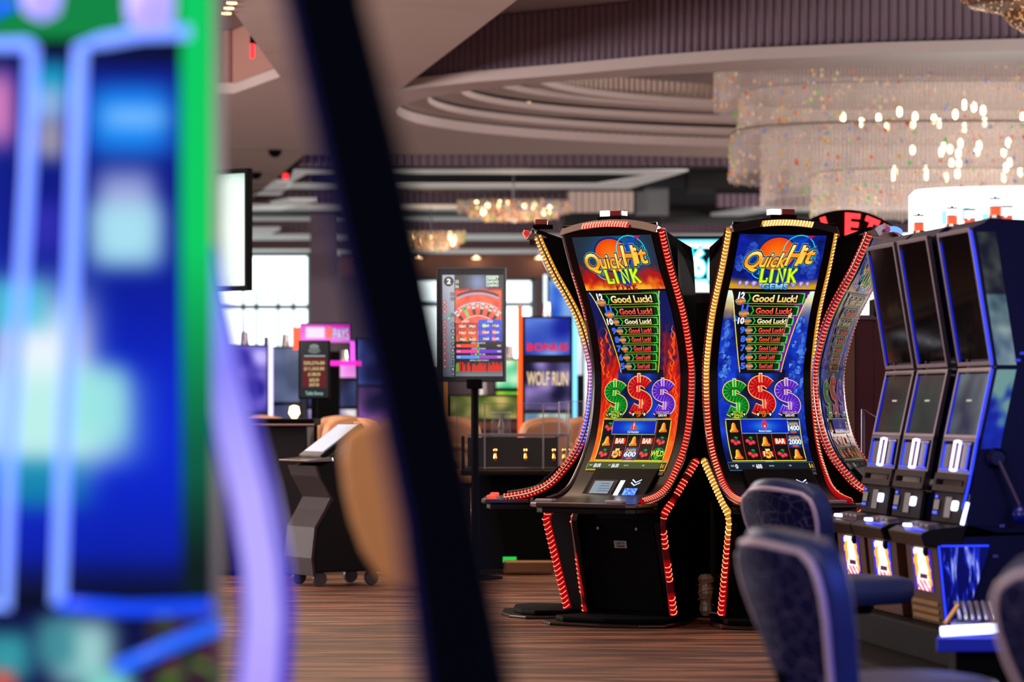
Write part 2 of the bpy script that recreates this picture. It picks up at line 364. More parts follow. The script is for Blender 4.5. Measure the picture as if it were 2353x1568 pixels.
# ceiling fixtures on the left
for i, (px, py) in enumerate([(632, 345), (551, 404), (588, 397)]):
    q = P(px, py, 22750/(930-py)); tag(MB().lathe([(.035, -.09), (.075, -.06), (.09, 0)], n=20).obj('ceiling_camera', BLACKM), 'small dark dome camera on the pale ceiling, %s' % ('rightmost and highest of the three', 'leftmost of the lower pair', 'right one of the lower pair')[i], 'camera').location = (q.x, q.y, 4.5)
for i, (px, py) in enumerate([(532, 3), (525, 15), (519, 27)]):
    q = P(px, py, 22750/(930-py)); d = thing('downlight', 'small ceiling downlight above the green edge, %s' % ('topmost of the tight row', 'middle of the tight row', 'lowest of the tight row')[i], 'downlight', (q.x, q.y, 4.5))
    MB().lathe([(.06, -.012), (.06, .0)], n=16).obj('trim_ring', CHROME, d); MB().lathe([(.045, -.02), (.045, -.012)], n=16).obj('lamp', MATS['lamp_warm'], d)
RED = mat('red_exit_light', (1, .1, .1), .5, emit=(1, .15, .2), es=2.2)
q = P(580, 117, 28); d = thing('exit_light', 'small glowing red vertical sign hanging from the ceiling recess', 'sign', (q.x, q.y, q.z))
MB().box((0, 0, 0), (.035, .05, .13)).obj('lit_panel', RED, d, bevel=.004); MB().box((.01, 0, .10), (.06, .06, .07)).obj('mount', BLACKM, d)
MB().tube([(.01, 0, .13), (.01, 0, 4.5-q.z)], .006, 6).obj('hanger', BLACKM, d)
q = P(656, 405, 43.3); d = thing('exit_light', 'tiny glowing red light at the ceiling edge beside the dark post', 'sign', (q.x, q.y, q.z))
MB().box((0, 0, 0), (.07, .05, .07)).obj('lit_panel', RED, d, bevel=.004); MB().box((0, 0, .07), (.1, .07, .07)).obj('mount', BLACKM, d)

# ---------------------------------------------------------------- chandeliers
def shell_mat(name, col, alpha):
    m = bpy.data.materials.new(name); m.use_nodes = True; nt = m.node_tree; N = nt.nodes.new; L = nt.links.new
    b = nt.nodes['Principled BSDF']; b.inputs['Base Color'].default_value = (*lin(col), 1); b.inputs['Roughness'].default_value = .3
    b.inputs['Transmission Weight'].default_value = 0
    tr = N('ShaderNodeBsdfTransparent'); mx = N('ShaderNodeMixShader'); n = N('ShaderNodeTexNoise'); n.inputs['Scale'].default_value = 3; n.inputs['Detail'].default_value = 6
    mr = N('ShaderNodeMapRange'); mr.inputs['To Min'].default_value = alpha*.7; mr.inputs['To Max'].default_value = alpha*1.3
    L(n.outputs['Fac'], mr.inputs['Value']); L(mr.outputs['Result'], mx.inputs[0]); L(tr.outputs[0], mx.inputs[1])
    tl = N('ShaderNodeBsdfTranslucent'); tl.inputs['Color'].default_value = (*lin(col), 1)
    m2 = N('ShaderNodeMixShader'); m2.inputs[0].default_value = .5; L(b.outputs[0], m2.inputs[1]); L(tl.outputs[0], m2.inputs[2]); L(m2.outputs[0], mx.inputs[2])
    L(mx.outputs[0], nt.nodes['Material Output'].inputs['Surface']); return m
SHELL = shell_mat('crystal_veil', (.88, .85, .85), .27)
STRAND = mat('crystal_strand', (.80, .76, .74), .25)
BEAD = paint_mat('crystal_bead', .12)
BULB = mat('bulb_warm', (1, .9, .7), .4, emit=(1, .88, .66), es=12)
def chandelier(label, loc, tiers, spacing, bulbs, nbeads, br, bulb_r=.02, pw=3.0):
    t = thing('chandelier', label, 'chandelier', loc)
    for (a, b, z0, z1) in tiers:
        e = ellipse(0, 0, a, b, 72, pw); mb = MB()
        mb.add([(p[0], p[1], z) for p in e for z in (z0, z1)], [(2*i, (2*i+2) % 144, (2*i+3) % 144, 2*i+1) for i in range(72)]); mb.obj('crystal_veil', SHELL, t)
        mb = MB(); mb.tube([(p[0], p[1], z1) for p in e], .010, 6, closed=True); mb.obj('rim', mat('rim_satin', (.5, .46, .44), .6, .3), t)
        mb = MB()
        for (x, y) in resample(e, spacing, True):
            zz = z0+random.uniform(-.03, .03); mb.tube([(x, y, z1), (x, y, zz)], .0045, 3, cap=False)
        stuff(mb.obj('crystal_strands', STRAND, t))
        mb = MB(); pal = [(1, .92, .8)]*5+[(1, .6, .3), (.5, .95, .45), (.55, .7, 1), (1, .8, .3), (1, .35, .2)]  # bead colours imitate sparkles of refracted bulb light
        q = resample(e, .02, True)
        for _ in range(nbeads):
            x, y = random.choice(q); z = random.uniform(z0, z1); r = br*random.uniform(.5, 1.2)
            mb.add([(x+r, y, z), (x-r, y, z), (x, y+r, z), (x, y-r, z), (x, y, z+r*1.3), (x, y, z-r*1.3)], [(0, 2, 4), (2, 1, 4), (1, 3, 4), (3, 0, 4), (2, 0, 5), (1, 2, 5), (3, 1, 5), (0, 3, 5)], 0, random.choice(pal))
        stuff(mb.obj('crystal_beads', BEAD, t))
    for (x, y, z) in bulbs:
        b = MB().lathe([(bulb_r*.4, -bulb_r*2), (bulb_r, -bulb_r), (bulb_r, bulb_r), (bulb_r*.5, bulb_r*2)], (x, y, z), 10).obj('bulb', BULB, t, smooth=True)
    return t
CC = (4.95, 32.5)
bpx = [(1937, 270), (1980, 282), (2019, 272), (2038, 293), (2067, 257), (2103, 269), (2098, 285), (2146, 274), (2158, 284), (2195, 263), (2216, 241), (2238, 246), (2259, 254), (2262, 281), (2216, 293), (2097, 345), (2056, 392), (2052, 405), (2127, 392), (2128, 403), (2168, 338), (2163, 349), (2183, 343), (2207, 330), (2202, 353), (2186, 376), (2203, 377), (2173, 408), (2200, 400), (2250, 335), (2245, 350), (2317, 328), (2307, 350), (2320, 375), (2312, 385), (2307, 408), (2350, 270), (2345, 395)]
bl = []
for (x, y) in bpx:
    Y = 32.5+random.uniform(-.8, .8); q = P(x, y, Y); bl.append((q.x-CC[0], q.y-CC[1], q.z))
chandelier('huge tiered crystal chandelier of hanging bead curtains and warm bulbs at upper right', (*CC, 0),
           [(2.78, 1.7, 4.42, 4.93), (2.52, 1.5, 4.05, 4.55), (2.62, 1.6, 3.66, 4.13), (2.28, 1.4, 3.40, 4.15), (1.75, 1.05, 3.28, 3.7)], .042, bl, 420, .021, .024)
def rim_chandelier(label, px, py, Y, hw, h, nb, es=1):
    q = P(px, py, Y); bb = [(random.uniform(-.7, .7)*hw, random.uniform(-.3, .1)*hw, random.uniform(-.1, .6)*h) for _ in range(nb)]
    c = chandelier(label, (q.x, q.y, q.z), [(hw, hw*.5, -.1*h, .75*h), (hw*.8, hw*.4, -.45*h, .5*h), (hw*.5, hw*.25, -.6*h, .2*h)], .06, bb, 260, .022, .028, 2.0)
    MB().tube([(0, 0, .1), (0, 0, 4.93-q.z)], .012, 8).obj('hanging_rod', CHROME, c)
    return c
rim_chandelier('long low crystal chandelier glowing amber over the far tray ceiling', 1180, 487, 44, .80, .22, 9)
rim_chandelier('small amber crystal chandelier beside the dark post above the roulette display', 990, 556, 50, .55, .22, 8)
lamp('POINT', tuple(P(1180, 487, 44)), 14, (1, .7, .45), .3); lamp('POINT', tuple(P(990, 556, 50)), 12, (1, .7, .45), .3)
# beaded rim dish in the top right corner
q = P(2400, 16, 25); t = thing('chandelier', 'beaded bronze chandelier dish hanging in the top right corner', 'chandelier', (q.x, q.y, q.z))
mb = MB(); pr = [(.66, .10), (.68, .06), (.60, .0), (.35, -.05), (.28, -.14), (.15, -.22), (.02, -.24)]
mb.lathe(pr, n=48, sy=.7); mb.obj('dish', mat('bead_bronze', (.62, .5, .42), .25, .8, bump=1.0, nscale=60), t, smooth=True)
MB().tube([(.67*math.cos(a/8*math.pi), .47*math.sin(a/8*math.pi), .07) for a in range(16)], .018, 8, closed=True).obj('rim', CHROME, t, smooth=True)
mb = MB()
for _ in range(900):
    k = random.random()*(len(pr)-2); i = int(k); r = pr[i][0]+(pr[i+1][0]-pr[i][0])*(k-i); z = pr[i][1]+(pr[i+1][1]-pr[i][1])*(k-i); a = random.uniform(0, 6.28); s_ = .011
    x, y = r*math.cos(a), r*.7*math.sin(a); mb.add([(x+s_, y, z), (x-s_, y, z), (x, y+s_, z), (x, y-s_, z), (x, y, z+s_), (x, y, z-s_)], [(0, 2, 4), (2, 1, 4), (1, 3, 4), (3, 0, 4), (2, 0, 5), (1, 2, 5), (3, 1, 5), (0, 3, 5)], 0, random.choice([(1, .85, .6), (.9, .7, .5), (.5, .35, .25), (1, .95, .9)]))
stuff(mb.obj('crystal_beads', BEAD, t))
MB().tube([(0, 0, -.1), (0, 0, 5.15-q.z)], .01, 8).obj('hanging_rod', CHROME, t)
lamp('POINT', (q.x-.1, q.y-.5, q.z-.35), 6, (1, .75, .5), .1)
# ---------------------------------------------------------------- curved slot machines of the round bank
_raw = [(.335, 2.27), (.30, 2.18), (.225, 2.02), (.158, 1.90), (.10, 1.79), (.06, 1.69), (.025, 1.57), (.005, 1.48), (0, 1.405), (.004, 1.31), (.018, 1.20), (.048, 1.08), (.095, .975), (.16, .885), (.25, .79), (.36, .735), (.50, .708), (.60, .70)]
_k = len(_raw); prof = []
for i in range(_k-1):        # Catmull-Rom through the side profile
    p0 = _raw[max(0, i-1)]; p1 = _raw[i]; p2 = _raw[i+1]; p3 = _raw[min(_k-1, i+2)]
    for j in range(6):
        t = j/6; prof.append(tuple(.5*((2*p1[a])+(-p0[a]+p2[a])*t+(2*p0[a]-5*p1[a]+4*p2[a]-p3[a])*t*t+(-p0[a]+3*p1[a]-3*p2[a]+p3[a])*t**3) for a in (0, 1)))
prof.append(_raw[-1])
_pz = np.array([p[1] for p in prof])[::-1]; _pf = np.array([p[0] for p in prof])[::-1]
def Fz(z): return float(np.interp(z, _pz, _pf))
def curved(u, y, h):         # u, y of the picture -> point on the curved face, machine frame (x right, -y forward)
    z = 1.25+(930-y)/400; f = Fz(z); d = (Fz(z+.006)-Fz(z-.006))/.012; l = math.sqrt(1+d*d)
    return (u/392, -(f+h/l), z-h*d/l)

GOLDG = ((1, .97, .55), (.98, .55, .08), (1, .88, .25))
def logo(A, c, y0, sc, L, italic=0.0, small=False):
    """gold two-word script with dark and cyan outlines"""
    S = lambda a, b: (c[0]+a*sc, y0+b*sc)
    def W(st, a0, b0, a1, b1):
        p, q = S(a0, b0), S(a1, b1)
        if small: A.text(st, p[0], p[1], q[0], q[1], [(.04, (.25, .08, .02), L), (.008, (1, .82, .35), L+1)], italic)
        else: A.text(st, p[0], p[1], q[0], q[1], [(.085, (.25, .85, .95), L), (.07, (.22, .07, .05), L+1), (.032, (.85, .45, .12), L+2), (.02, GOLDG, L+3)], italic)
    W('Q', -82, 27, -45, -16); W('uick', -43, 17, 17, -14); W('H', 21, 12, 51, -31); W('it', 53, 8, 82, -26)
def qh_badge(A, cx, cy, r, L):
    A.ell(cx, cy, r*1.25, r, (.08, .45, .62), L, 14, (.1, .3, .45)); A.ell(cx, cy+r*.1, r*.95, r*.75, (.85, .25, .06), L+1, 14, (1, .55, .1))
    A.text('QuickHit', cx-r*1.25, cy+r*.32, cx+r*1.25, cy-r*.38, [(.06, (.2, .05, .02), L+2), (.012, (1, .88, .5), L+3)])
def slab_word(A, word, u0, yb, u1, yt, layers, slant=0):
    """slab-serif capitals drawn with strokes"""
    G = {'L': ([[(0.15, 1), (.15, 0)], [(0, 0), (.9, 0), (.9, .3)], [(0, 1), (.35, 1)]], 1.0), 'I': ([[(.25, 0), (.25, 1)], [(0, 0), (.5, 0)], [(0, 1), (.5, 1)]], .6),
         'N': ([[(.15, 0), (.15, 1), (.85, 0), (.85, 1)], [(0, 0), (.32, 0)], [(0, 1), (.3, 1)], [(.68, 1), (1, 1)]], 1.1),
         'K': ([[(.18, 0), (.18, 1)], [(.9, 1), (.2, .42)], [(.38, .58), (.92, 0)], [(0, 0), (.36, 0)], [(0, 1), (.36, 1)], [(.72, 1), (1.02, 1)], [(.74, 0), (1.05, 0)]], 1.15),
         'F': ([[(.18, 0), (.18, 1)], [(0, 1), (.85, 1), (.85, .75)], [(.2, .52), (.62, .52)], [(0, 0), (.4, 0)]], .95), 'R': ([[(.18, 0), (.18, 1)], [(0, 1), (.6, 1), (.8, .85), (.8, .62), (.6, .5), (.2, .5)], [(.5, .5), (.85, 0), (.98, 0)], [(0, 0), (.36, 0)]], 1.1),
         'E': ([[(.18, 0), (.18, 1)], [(0, 1), (.85, 1), (.85, .78)], [(.2, .52), (.6, .52)], [(0, 0), (.88, 0), (.88, .25)]], 1.0)}
    tot = sum(G[c][1] for c in word)+.22*(len(word)-1); sc = (u1-u0)/tot; x = u0; h = yt-yb
    for c in word:
        st, w = G[c]
        for wd, col, L in layers:
            for k, q in enumerate(st):
                A.stroke([(x+p[0]*sc*w/1.05+slant*(p[1]-.5)*abs(h), yb+p[1]*h) for p in q], wd*(1.0 if k == 0 or len(q) > 3 else .8), (lambda t, cc=col: cc), L)
        x += (w+.22)*sc
def gem(A, cx, cy, r, L, dim=1.0):
    n = 6; ph = random.uniform(0, 1); pts = [(cx+r*math.cos(ph+2*math.pi*i/n)*random.uniform(.8, 1.05), cy+r*1.05*math.sin(ph+2*math.pi*i/n)*random.uniform(.85, 1.1)) for i in range(n)]
    for i in range(n):
        v = random.uniform(.25, 1)*dim; A.poly([pts[i], pts[(i+1) % n], (cx+r*.15, cy-r*.2)], (.08+.25*v*v, .16+.42*v*v, .45+.5*v), L)
def cherry(A, x, y, s, L):
    A.stroke([(x-3*s, y+1*s), (x+1*s, y-5*s), (x+6*s, y-9*s)], 1.2*s, (.1, .5, .2), L); A.stroke([(x+4*s, y+1*s), (x+3*s, y-3*s), (x+6*s, y-9*s)], 1.2*s, (.1, .5, .2), L)
    A.poly([(x-4*s, y-8*s), (x+1*s, y-11*s), (x+6*s, y-9*s), (x+2*s, y-6*s)], (.05, .6, .25), L+1)
    for dx, dy in ((-7, -1), (-1, 4), (6, 2)): A.ell(x+dx*s, y+dy*s, 5.2*s, 4.6*s, (.75, .05, .12), L+1, 14, (1, .35, .42))
def bell(A, x, y, s, L):
    p = [(-1.5, -10), (1.5, -10), (4, -7), (5.5, 0), (7, 4), (10, 7), (8, 10), (-8, 10), (-10, 7), (-7, 4), (-5.5, 0), (-4, -7)]
    A.poly([(x+a*s, y+b*s) for a, b in p], lambda u, v: mix((1, .85, .3), (.95, .30, .03), (u-x)/(9*s)+.45), L, None)
    A.ell(x, y+8.3*s, 7*s, 2*s, (.75, .3, .03), L+1, 12, (1, .6, .15))
def bar(A, x, y, s, L, five=False):
    A.rect(x-13*s, y-6.5*s, x+13*s, y+6.5*s, (.80, .12, .06), L); A.rect(x-12*s, y-3*s, x+12*s, y+3*s, (.93, .32, .1), L+1)
    A.text('BAR', x-10*s, y+5*s, x+10*s, y-5*s, [(.07, (.45, .1, .02), L+2), (.04, (1, .95, .85), L+3)])
    if five: A.text('5', x-5*s, y+9*s, x+5*s, y-9*s, [(.1, (.35, .12, .02), L+4), (.05, GOLDG, L+5)])
def build_art(theme):
    fire = theme == 'fire'; M = Art(curved)
    # top screen, rows 548..668
    def bgf(u, y):
        t = (y-548)/120; n = nz(u*.035, y*.035, 3.1 if fire else 7.7)*.5+nz(u*.09, y*.09, 1)*.3
        if fire:
            c = mix((.14, .17, .22), (.72, .07, .05), (t-.42+n*.55)*3.2); c = mix(c, (1, .55, .08), (t-.80+n*.35)*5)
            c = mix(c, (1, .85, .2), (t-.93+n*.2)*6)
        else:
            c = mix((.02, .05, .30), (.06, .14, .75), .45+n*1.3); c = mix(c, (.85, .62, .12), (t-.88+.1*abs(u)/105)*7)
        g = gauss(u, y, 8, 588, 62, 42); return mix(c, (.03, .50, .85), g*(.9 if fire else .7))
    M.grid(-105, 548, 105, 668, 64, 40, bgf, 0)
    if not fire:
        for _ in range(26):
            x = random.choice((-1, 1))*random.uniform(62, 98); gem(M, x, random.uniform(575, 640), random.uniform(8, 14), 1, .75)
        for i, x in enumerate((-82, -66, -48, -31, 31, 48, 66, 82)):
            r = (5, 6, 8, 8, 8, 8, 6, 5)[i]; M.poly([(x-r, 656-2), (x-r*.5, 650), (x+r*.5, 650), (x+r, 654), (x, 666)], (.45, .35, .75), 2, (.92, .85, 1))
    M.ell(-8, 590, 48, 40, (.04, .12, .45), 2, 36); M.ell(-8, 590, 44, 36, (.93, .26, .03), 3, 36, (1, .50, .06))
    M.stroke([(38*math.cos(a/20*6.283)+44, 590-34*math.sin(a/20*6.283)-8) for a in range(-2, 12)], 2.2, (.15, .85, .95), 3)
    M.stroke([(-35+26*math.cos(a), 625+20*math.sin(a)) for a in np.linspace(1.3, 4.4, 14)], 2.0, (.15, .85, .95), 3)
    M.poly([(26, 588), (40, 560), (70, 548), (52, 566), (36, 592)], (.05, .25, .8), 4); M.poly([(60, 549), (78, 549), (66, 556)], (.75, .08, .35), 4)
    M.poly([(-40+9*math.cos(a*math.pi/5-.3)*(1 if a % 2 else .45), 632+8*math.sin(a*math.pi/5-.3)*(1 if a % 2 else .45)) for a in range(10)], (.1, .6, .9), 4)
    M.poly([(-4, 612), (16, 598), (30, 612), (20, 660), (4, 662), (-14, 640)], (.05, .2, .65), 2)
    logo(M, (0, 0), 601, 1.0, 6, 0.0 if fire else .30)
    slab_word(M, 'LINK', -38, 650, 50, 623, [(12, (.05, .30, .06), 6), (8.6, (.55, .82, .06), 7), (4.4, (.93, .97, .20), 8)], -.05)
    if fire: slab_word(M, 'FIRE', -20, 666, 36, 658, [(4.6, (.90, .30, .22), 6), (2.6, (.36, .05, .12), 7)])
    else: M.text('GEMS', -28, 667, 34, 655, [(.07, (.03, .10, .35), 6), (.03, ((.75, .95, 1), (.12, .55, .85)), 7)], -.15)
    top = M
    # main screen, rows 672..1080
    M = Art(curved)
    fl = lambda y: -98+46*((y-672)/180)**.75 if y < 852 else -52+ (y-852)*.1      # funnel edges
    fr = lambda y: 88-40*((y-672)/180)**.75 if fire else 96-46*((y-672)/180)**.8
    def bg(u, y):
        n = nz(u*.03, y*.022, 5.5)+.5*nz(u*.08, y*.06, 2)
        if fire:
            c = mix((.05, .09, .34), (.78, .06, .04), (y-770+n*90)/90); c = mix(c, (.98, .42, .06), (y-925+n*40)/90); c = mix(c, (.95, .75, .2), (y-1040+n*20)/60)
            if abs(u) > 60 and y > 720: c = mix(c, (1, .28, .06), max(0, math.sin(u*.35+y*.12+n*5))*.5*min(1, (y-720)/120))
        else:
            c = mix((.02, .10, .48), (.08, .26, .92), .5+n*.8); c = mix((.95, .70, .15), c, (y-700+abs(n)*30)/55) if abs(u) > 70 else c
            c = mix((.9, .98, .95), c, (y-676)/45) if abs(u) > 84 else c
            c = mix(c, (.02, .07, .30), (y-985)/60)
        if fl(y) < u < fr(y) and y < 858:
            d = (.03, .055, .05); c = mix(d, (.02, .35, .08) if fire else (.30, .05, .45), max(0, (u-20)/60)+.12*n if (u > 40 or not fire) else .1*abs(n))
        elif 850 < y < 962 and abs(u) < 62: c = mix((.03, .05, .14), (.03, .22, .75), .5+n*.9)
        return c
    M.grid(-105, 672, 105, 1081, 64, 130, bg, 0)
    if fire:
        for sd in (-1, 1):
            for i in range(16):
                y = 770+i*15+random.uniform(-4, 4); x = sd*random.uniform(74, 100); h = random.uniform(18, 34)
                M.stroke([(x, y+h*.5), (x+sd*4, y+h*.1), (x-sd*2, y-h*.25), (x+sd*3, y-h*.6)], (lambda t: 6.5*(1-t)+.3), (lambda t: mix((.95, .25, .05), (1, .50, .12), t)), 1)
    else:
        for sd in (-1, 1):
            for i in range(15):
                y = 735+i*11.5; gem(M, sd*random.uniform(76, 97), y, random.uniform(8, 13), 1)
        for i in range(12): gem(M, random.choice((-1, 1))*random.uniform(88, 101), random.uniform(900, 1030), 8, 1, .5)
        M.poly([(fr(y)-24+(y-672)*.04, y) for y in range(700, 858, 8)]+[(fr(y), y) for y in range(856, 700, -8)], (.48, .08, .62), 1)
    M.stroke([(fl(y), y) for y in range(672, 860, 8)], 2.2, (lambda t: mix((1, .95, .8), (.98, .85, .15), t*2)), 2)
    M.stroke([(fr(y), y) for y in range(672, 860, 8)], 2.2, (lambda t: mix((1, .9, .8), (.98, .85, .15), t*2)), 2)
    if not fire: M.stroke([(fr(y)-25+(y-672)*.05, y) for y in range(720, 800, 8)], (lambda t: 7*(1-t)+1), (lambda t: mix((1, .9, .8), (.95, .4, .2), t)), 3)
    rows = [(12, 688, 26, -88, 82), (11, 716, 22, -74, 74), (10, 739, 18, -70, 66), (9, 760, 17.5, -64, 62), (8, 780.5, 17.5, -60, 57), (7, 801, 17.5, -58, 53), (6, 821.5, 17.5, -56, 49), (5, 842, 17.5, -54, 45)]
    for n, y, h, ul, ur in rows:
        hh = h*.46; lead = n in (12, 10); A = M
        A.poly([(ul+18, y-hh), (ur, y-hh), (ur-3, y+hh), (ul+22, y+hh)], (.035, .06, .055), 2)
        A.poly([(ur-13, y-hh), (ur, y-hh), (ur-3, y+hh), (ur-14, y+hh)], (.03, .22, .06), 3)
        A.frame(ul+20, y-hh, ur, y+hh, 1.1, (.62, .75, .22), 4); A.stroke([(ur-9, y-hh), (ur-1.5, y-hh*.9), (ur-3, y+hh*.9), (ur-11, y+hh)], 2.3, (.2, .95, .3), 5)
        big = n >= 11; bx = ul+16 if big else ul+30
        nw = 10 if n >= 10 else 6; ncol = (1, 1, 1) if lead else (.25, .42, 1)
        if big:
            A.text(str(n), ul+9, y+2, ul+23, y-13, [(.1, (.05, .05, .2), 5), (.05, ncol, 6)]); qh_badge(A, bx, y+6, 10, 5)
        else:
            A.text(str(n), ul+8-nw*.7, y+6, ul+10+nw*.5, y-7, [(.1, (.05, .05, .2), 5), (.05, ncol, 6)]); qh_badge(A, ul+24, y, 7.5, 5)
        cx = ul+32 if big else ul+36
        A.poly([(cx, y-hh*.8), (cx+3, y-hh*.8), (cx+8, y), (cx+3, y+hh*.8), (cx, y+hh*.8), (cx+5, y)], (.15, .8, .25), 5)
        t0 = cx+12; t1 = ur-18; col = {12: ((1, .97, .80), (.95, .72, .25)), 10: ((1, 1, .92), (.95, .85, .55))}.get(n, ((1, .52, .42), (.93, .16, .10)))
        A.text('Good Luck!', t0, y+h*.29, t1, y-h*.29, [(.075, (.03, .05, .03), 5), (.035, col, 6)])
    # three ribbed dollar shapes
    for cx, y0, main, lite, dark in ((-63, 916, (.02, .48, .10), (.15, .80, .25), (.0, .25, .06)), (1, 908, (.80, .03, .06), (1, .30, .25), (.42, .0, .03)), (64, 914, (.36, .14, .75), (.66, .42, 1), (.18, .05, .42))):
        s_ = 1.05 if cx == 1 else .95
        pts = [(21, -20), (12, -29), (-2, -32), (-16, -28), (-22, -17), (-17, -6), (-3, -1), (12, 4), (21, 13), (20, 26), (9, 34), (-7, 35), (-22, 27)]
        t = np.linspace(0, len(pts)-1, 49); idx = np.arange(len(pts)); sx = np.interp(t, idx, [p[0] for p in pts]); sy = np.interp(t, idx, [p[1] for p in pts])
        sx = np.convolve(np.pad(sx, 2, 'edge'), np.ones(5)/5, 'valid'); sy = np.convolve(np.pad(sy, 2, 'edge'), np.ones(5)/5, 'valid')
        S = [(cx+a*s_, y0+b*s_) for a, b in zip(sx, sy)]
        M.stroke([(a-1, b+3) for a, b in S], 25, dark, 4); M.stroke(S, 25.5, (1, .85, .5) if cx != 64 else (1, .85, .75), 5); M.stroke(S, 22, main, 6)
        for i in range(1, 48, 2):
            a, b = S[i], S[i+1]; tx, ty = b[0]-a[0], b[1]-a[1]; l = math.hypot(tx, ty) or 1; nx, ny = -ty/l*9.7, tx/l*9.7; mx_, my_ = (a[0]+b[0])/2, (a[1]+b[1])/2
            M.poly([(mx_+nx+tx/l, my_+ny+ty/l), (mx_+nx-tx/l, my_+ny-ty/l), (mx_-nx*.8, my_-ny*.8)], lite, 7); M.stroke([(a[0]+nx-tx*.9, a[1]+ny-ty*.9), (a[0]-nx-tx*.9, a[1]-ny-ty*.9)], 1.0, dark, 7)
        for yy0, yy1, ox in ((-46, -27, -3), (-20, -6, -4), (10, 30, 4)):
            for dx in (-3.6, 3.6): M.rect(cx+ox+dx-.9, y0+yy0*s_, cx+ox+dx+.9, y0+yy1*s_, (1, .88, .55), 8)
            M.rect(cx+ox-2.7, y0+yy0*s_, cx+ox+2.7, y0+yy1*s_, lite, 7)
        M.rect(cx-7.5, y0-48*s_, cx+1.5, y0-46*s_, (1, .9, .6), 8)
    for cx, t1, c1, t2, c2 in ((-60, 'EXTRA', (.72, .9, .2), 'SPINS', (.72, .9, .2)), (3, 'REELS', (1, .5, .12), 'UP', (1, .42, .1)), (66, 'TURBOCHARGED', (.85, .6, .95), 'QUICK HITS', (1, 1, .95))):
        w = 19; M.rect(cx-w, 946, cx+w, 960, (.02, .03, .03), 9); M.frame(cx-w, 946, cx+w, 960, .6, (.5, .7, .3) if cx < 0 else (.3, .2, .2), 10)
        M.text(t1, cx-(12 if cx < 60 else 18), 952.5, cx+(12 if cx < 60 else 18), 946.5, [(.03, c1, 10)]); M.text(t2, cx-(11 if cx != 3 else 5), 959, cx+(11 if cx != 3 else 5), 953.5, [(.03, c2, 10)])
        if cx == 3:
            for k in (-15, 15): M.poly([(cx+k, 949), (cx+k+3.5, 954), (cx+k+1.5, 954), (cx+k+1.5, 957), (cx+k-1.5, 957), (cx+k-1.5, 954), (cx+k-3.5, 954)], (.95, .95, .95), 10)
        if cx < 0:
            for k in (-15, 15): M.rect(cx+k-2.5, 952.5, cx+k+2.5, 954, (1, 1, 1), 10); M.rect(cx+k-.8, 950, cx+k+.8, 956.5, (1, 1, 1), 10)
    # reels
    U0, U1, Y0, Y1 = -91, 89, 964, 1059; cw = (U1-U0)/5
    M.grid(U0, Y0, U1, Y1, 10, 16, (.055, .055, .06), 3); M.frame(U0, Y0, U1, Y1, 2.0, (.93, .9, .25), 5)
    for i in range(1, 5): M.rect(U0+cw*i-.7, Y0, U0+cw*i+.7, Y1, (.78, .22, .12), 4)
    cxs = [U0+cw*(i+.5) for i in range(5)]; ry = (983, 1015, 1044)
    g = [['c', 'b', 'c'], [None, 'B', '5'], [None, 'b', 'Q600'], [None, 'B', 'c'], ['b', 'c', 'W']] if fire else [['b', 'c', 'b'], [None, 'c', 'c'], [None, 'b', '5'], [None, 'B', 'c'], ['Q2400', 'Q2000', 'b']]
    for i in range(5):
        for j in range(3):
            k = g[i][j]; x = cxs[i]; y = ry[j]
            if k == 'c': cherry(M, x, y, 1.05, 5)
            elif k == 'b': bell(M, x, y, 1.1, 5)
            elif k == 'B': bar(M, x, y, 1.1, 5)
            elif k == '5': bar(M, x, y, 1.05, 5, True)
            elif k == 'W':
                M.ell(x, y, 17, 14.5, (.1, .62, .2), 5, 24); M.ell(x, y, 15.5, 13, (.03, .12, .05), 6, 24); M.poly([(x-9, y-6), (x, y-14), (x+9, y-6)], (.1, .7, .25), 7); M.poly([(x-9, y+6), (x, y+14), (x+9, y+6)], (.1, .7, .25), 7)
                M.text('WILD', x-16, y+6, x+16, y-6, [(.07, (.05, .25, .05), 8), (.03, ((.95, 1, .45), (.75, .9, .1)), 9)])
            elif k:
                M.grid(x-cw/2+1, y-15, x+cw/2-1, y+15, 8, 8, lambda u, v: mix((.02, .12, .5), (.08, .65, .95), gauss(u, v, x, y, 14, 12)), 5)
                M.text('QuickHit', x-13, y-4, x+13, y-12, [(.06, (.25, .08, .02), 6), (.015, (1, .8, .35), 7)]); M.text(k[1:], x-15, y+7, x+15, y-4, [(.07, (.05, .05, .1), 6), (.03, (1, 1, 1), 7)])
                M.ell(x, y+11, 8, 2.5, (.85, .3, .1), 6)
    # message pop-up
    a0, a1 = (-63, 52) if fire else (-56, 58); b0, b1 = (968, 1000) if fire else (964, 997)
    M.grid(a0, b0, a1, b1, 20, 8, lambda u, v: mix((.01, .14, .72), (.15, .62, .98), gauss(u, v, (a0+a1)/2, (b0+b1)/2, 30, 12)*.8), 9); M.frame(a0, b0, a1, b1, 1.0, (.75, .9, .55), 10)
    mxx = (a0+a1)/2
    if fire:
        M.poly([(mxx, b0+1), (mxx+10, b0+22), (mxx-10, b0+22)], (.95, .25, .1), 11); M.rect(mxx-1, b0+7, mxx+1, b0+15, (1, 1, 1), 12); M.ell(mxx, b0+18.5, 1.4, 1.6, (1, 1, 1), 12, 8)
        M.text('Call Attendant', mxx-15, b1-3, mxx+15, b1-8, [(.01, (1, 1, 1), 11)])
    else:
        M.ell(mxx, b0+16, 6, 7, (.92, .12, .22), 11, 16)
        for k, (dx, tp) in enumerate(((-4.8, 5), (-1.8, 2), (1.4, 2), (4.2, 5))): M.stroke([(mxx+dx*.9, b0+14), (mxx+dx, b0+tp)], 2.2, (.92, .12, .22), 12)
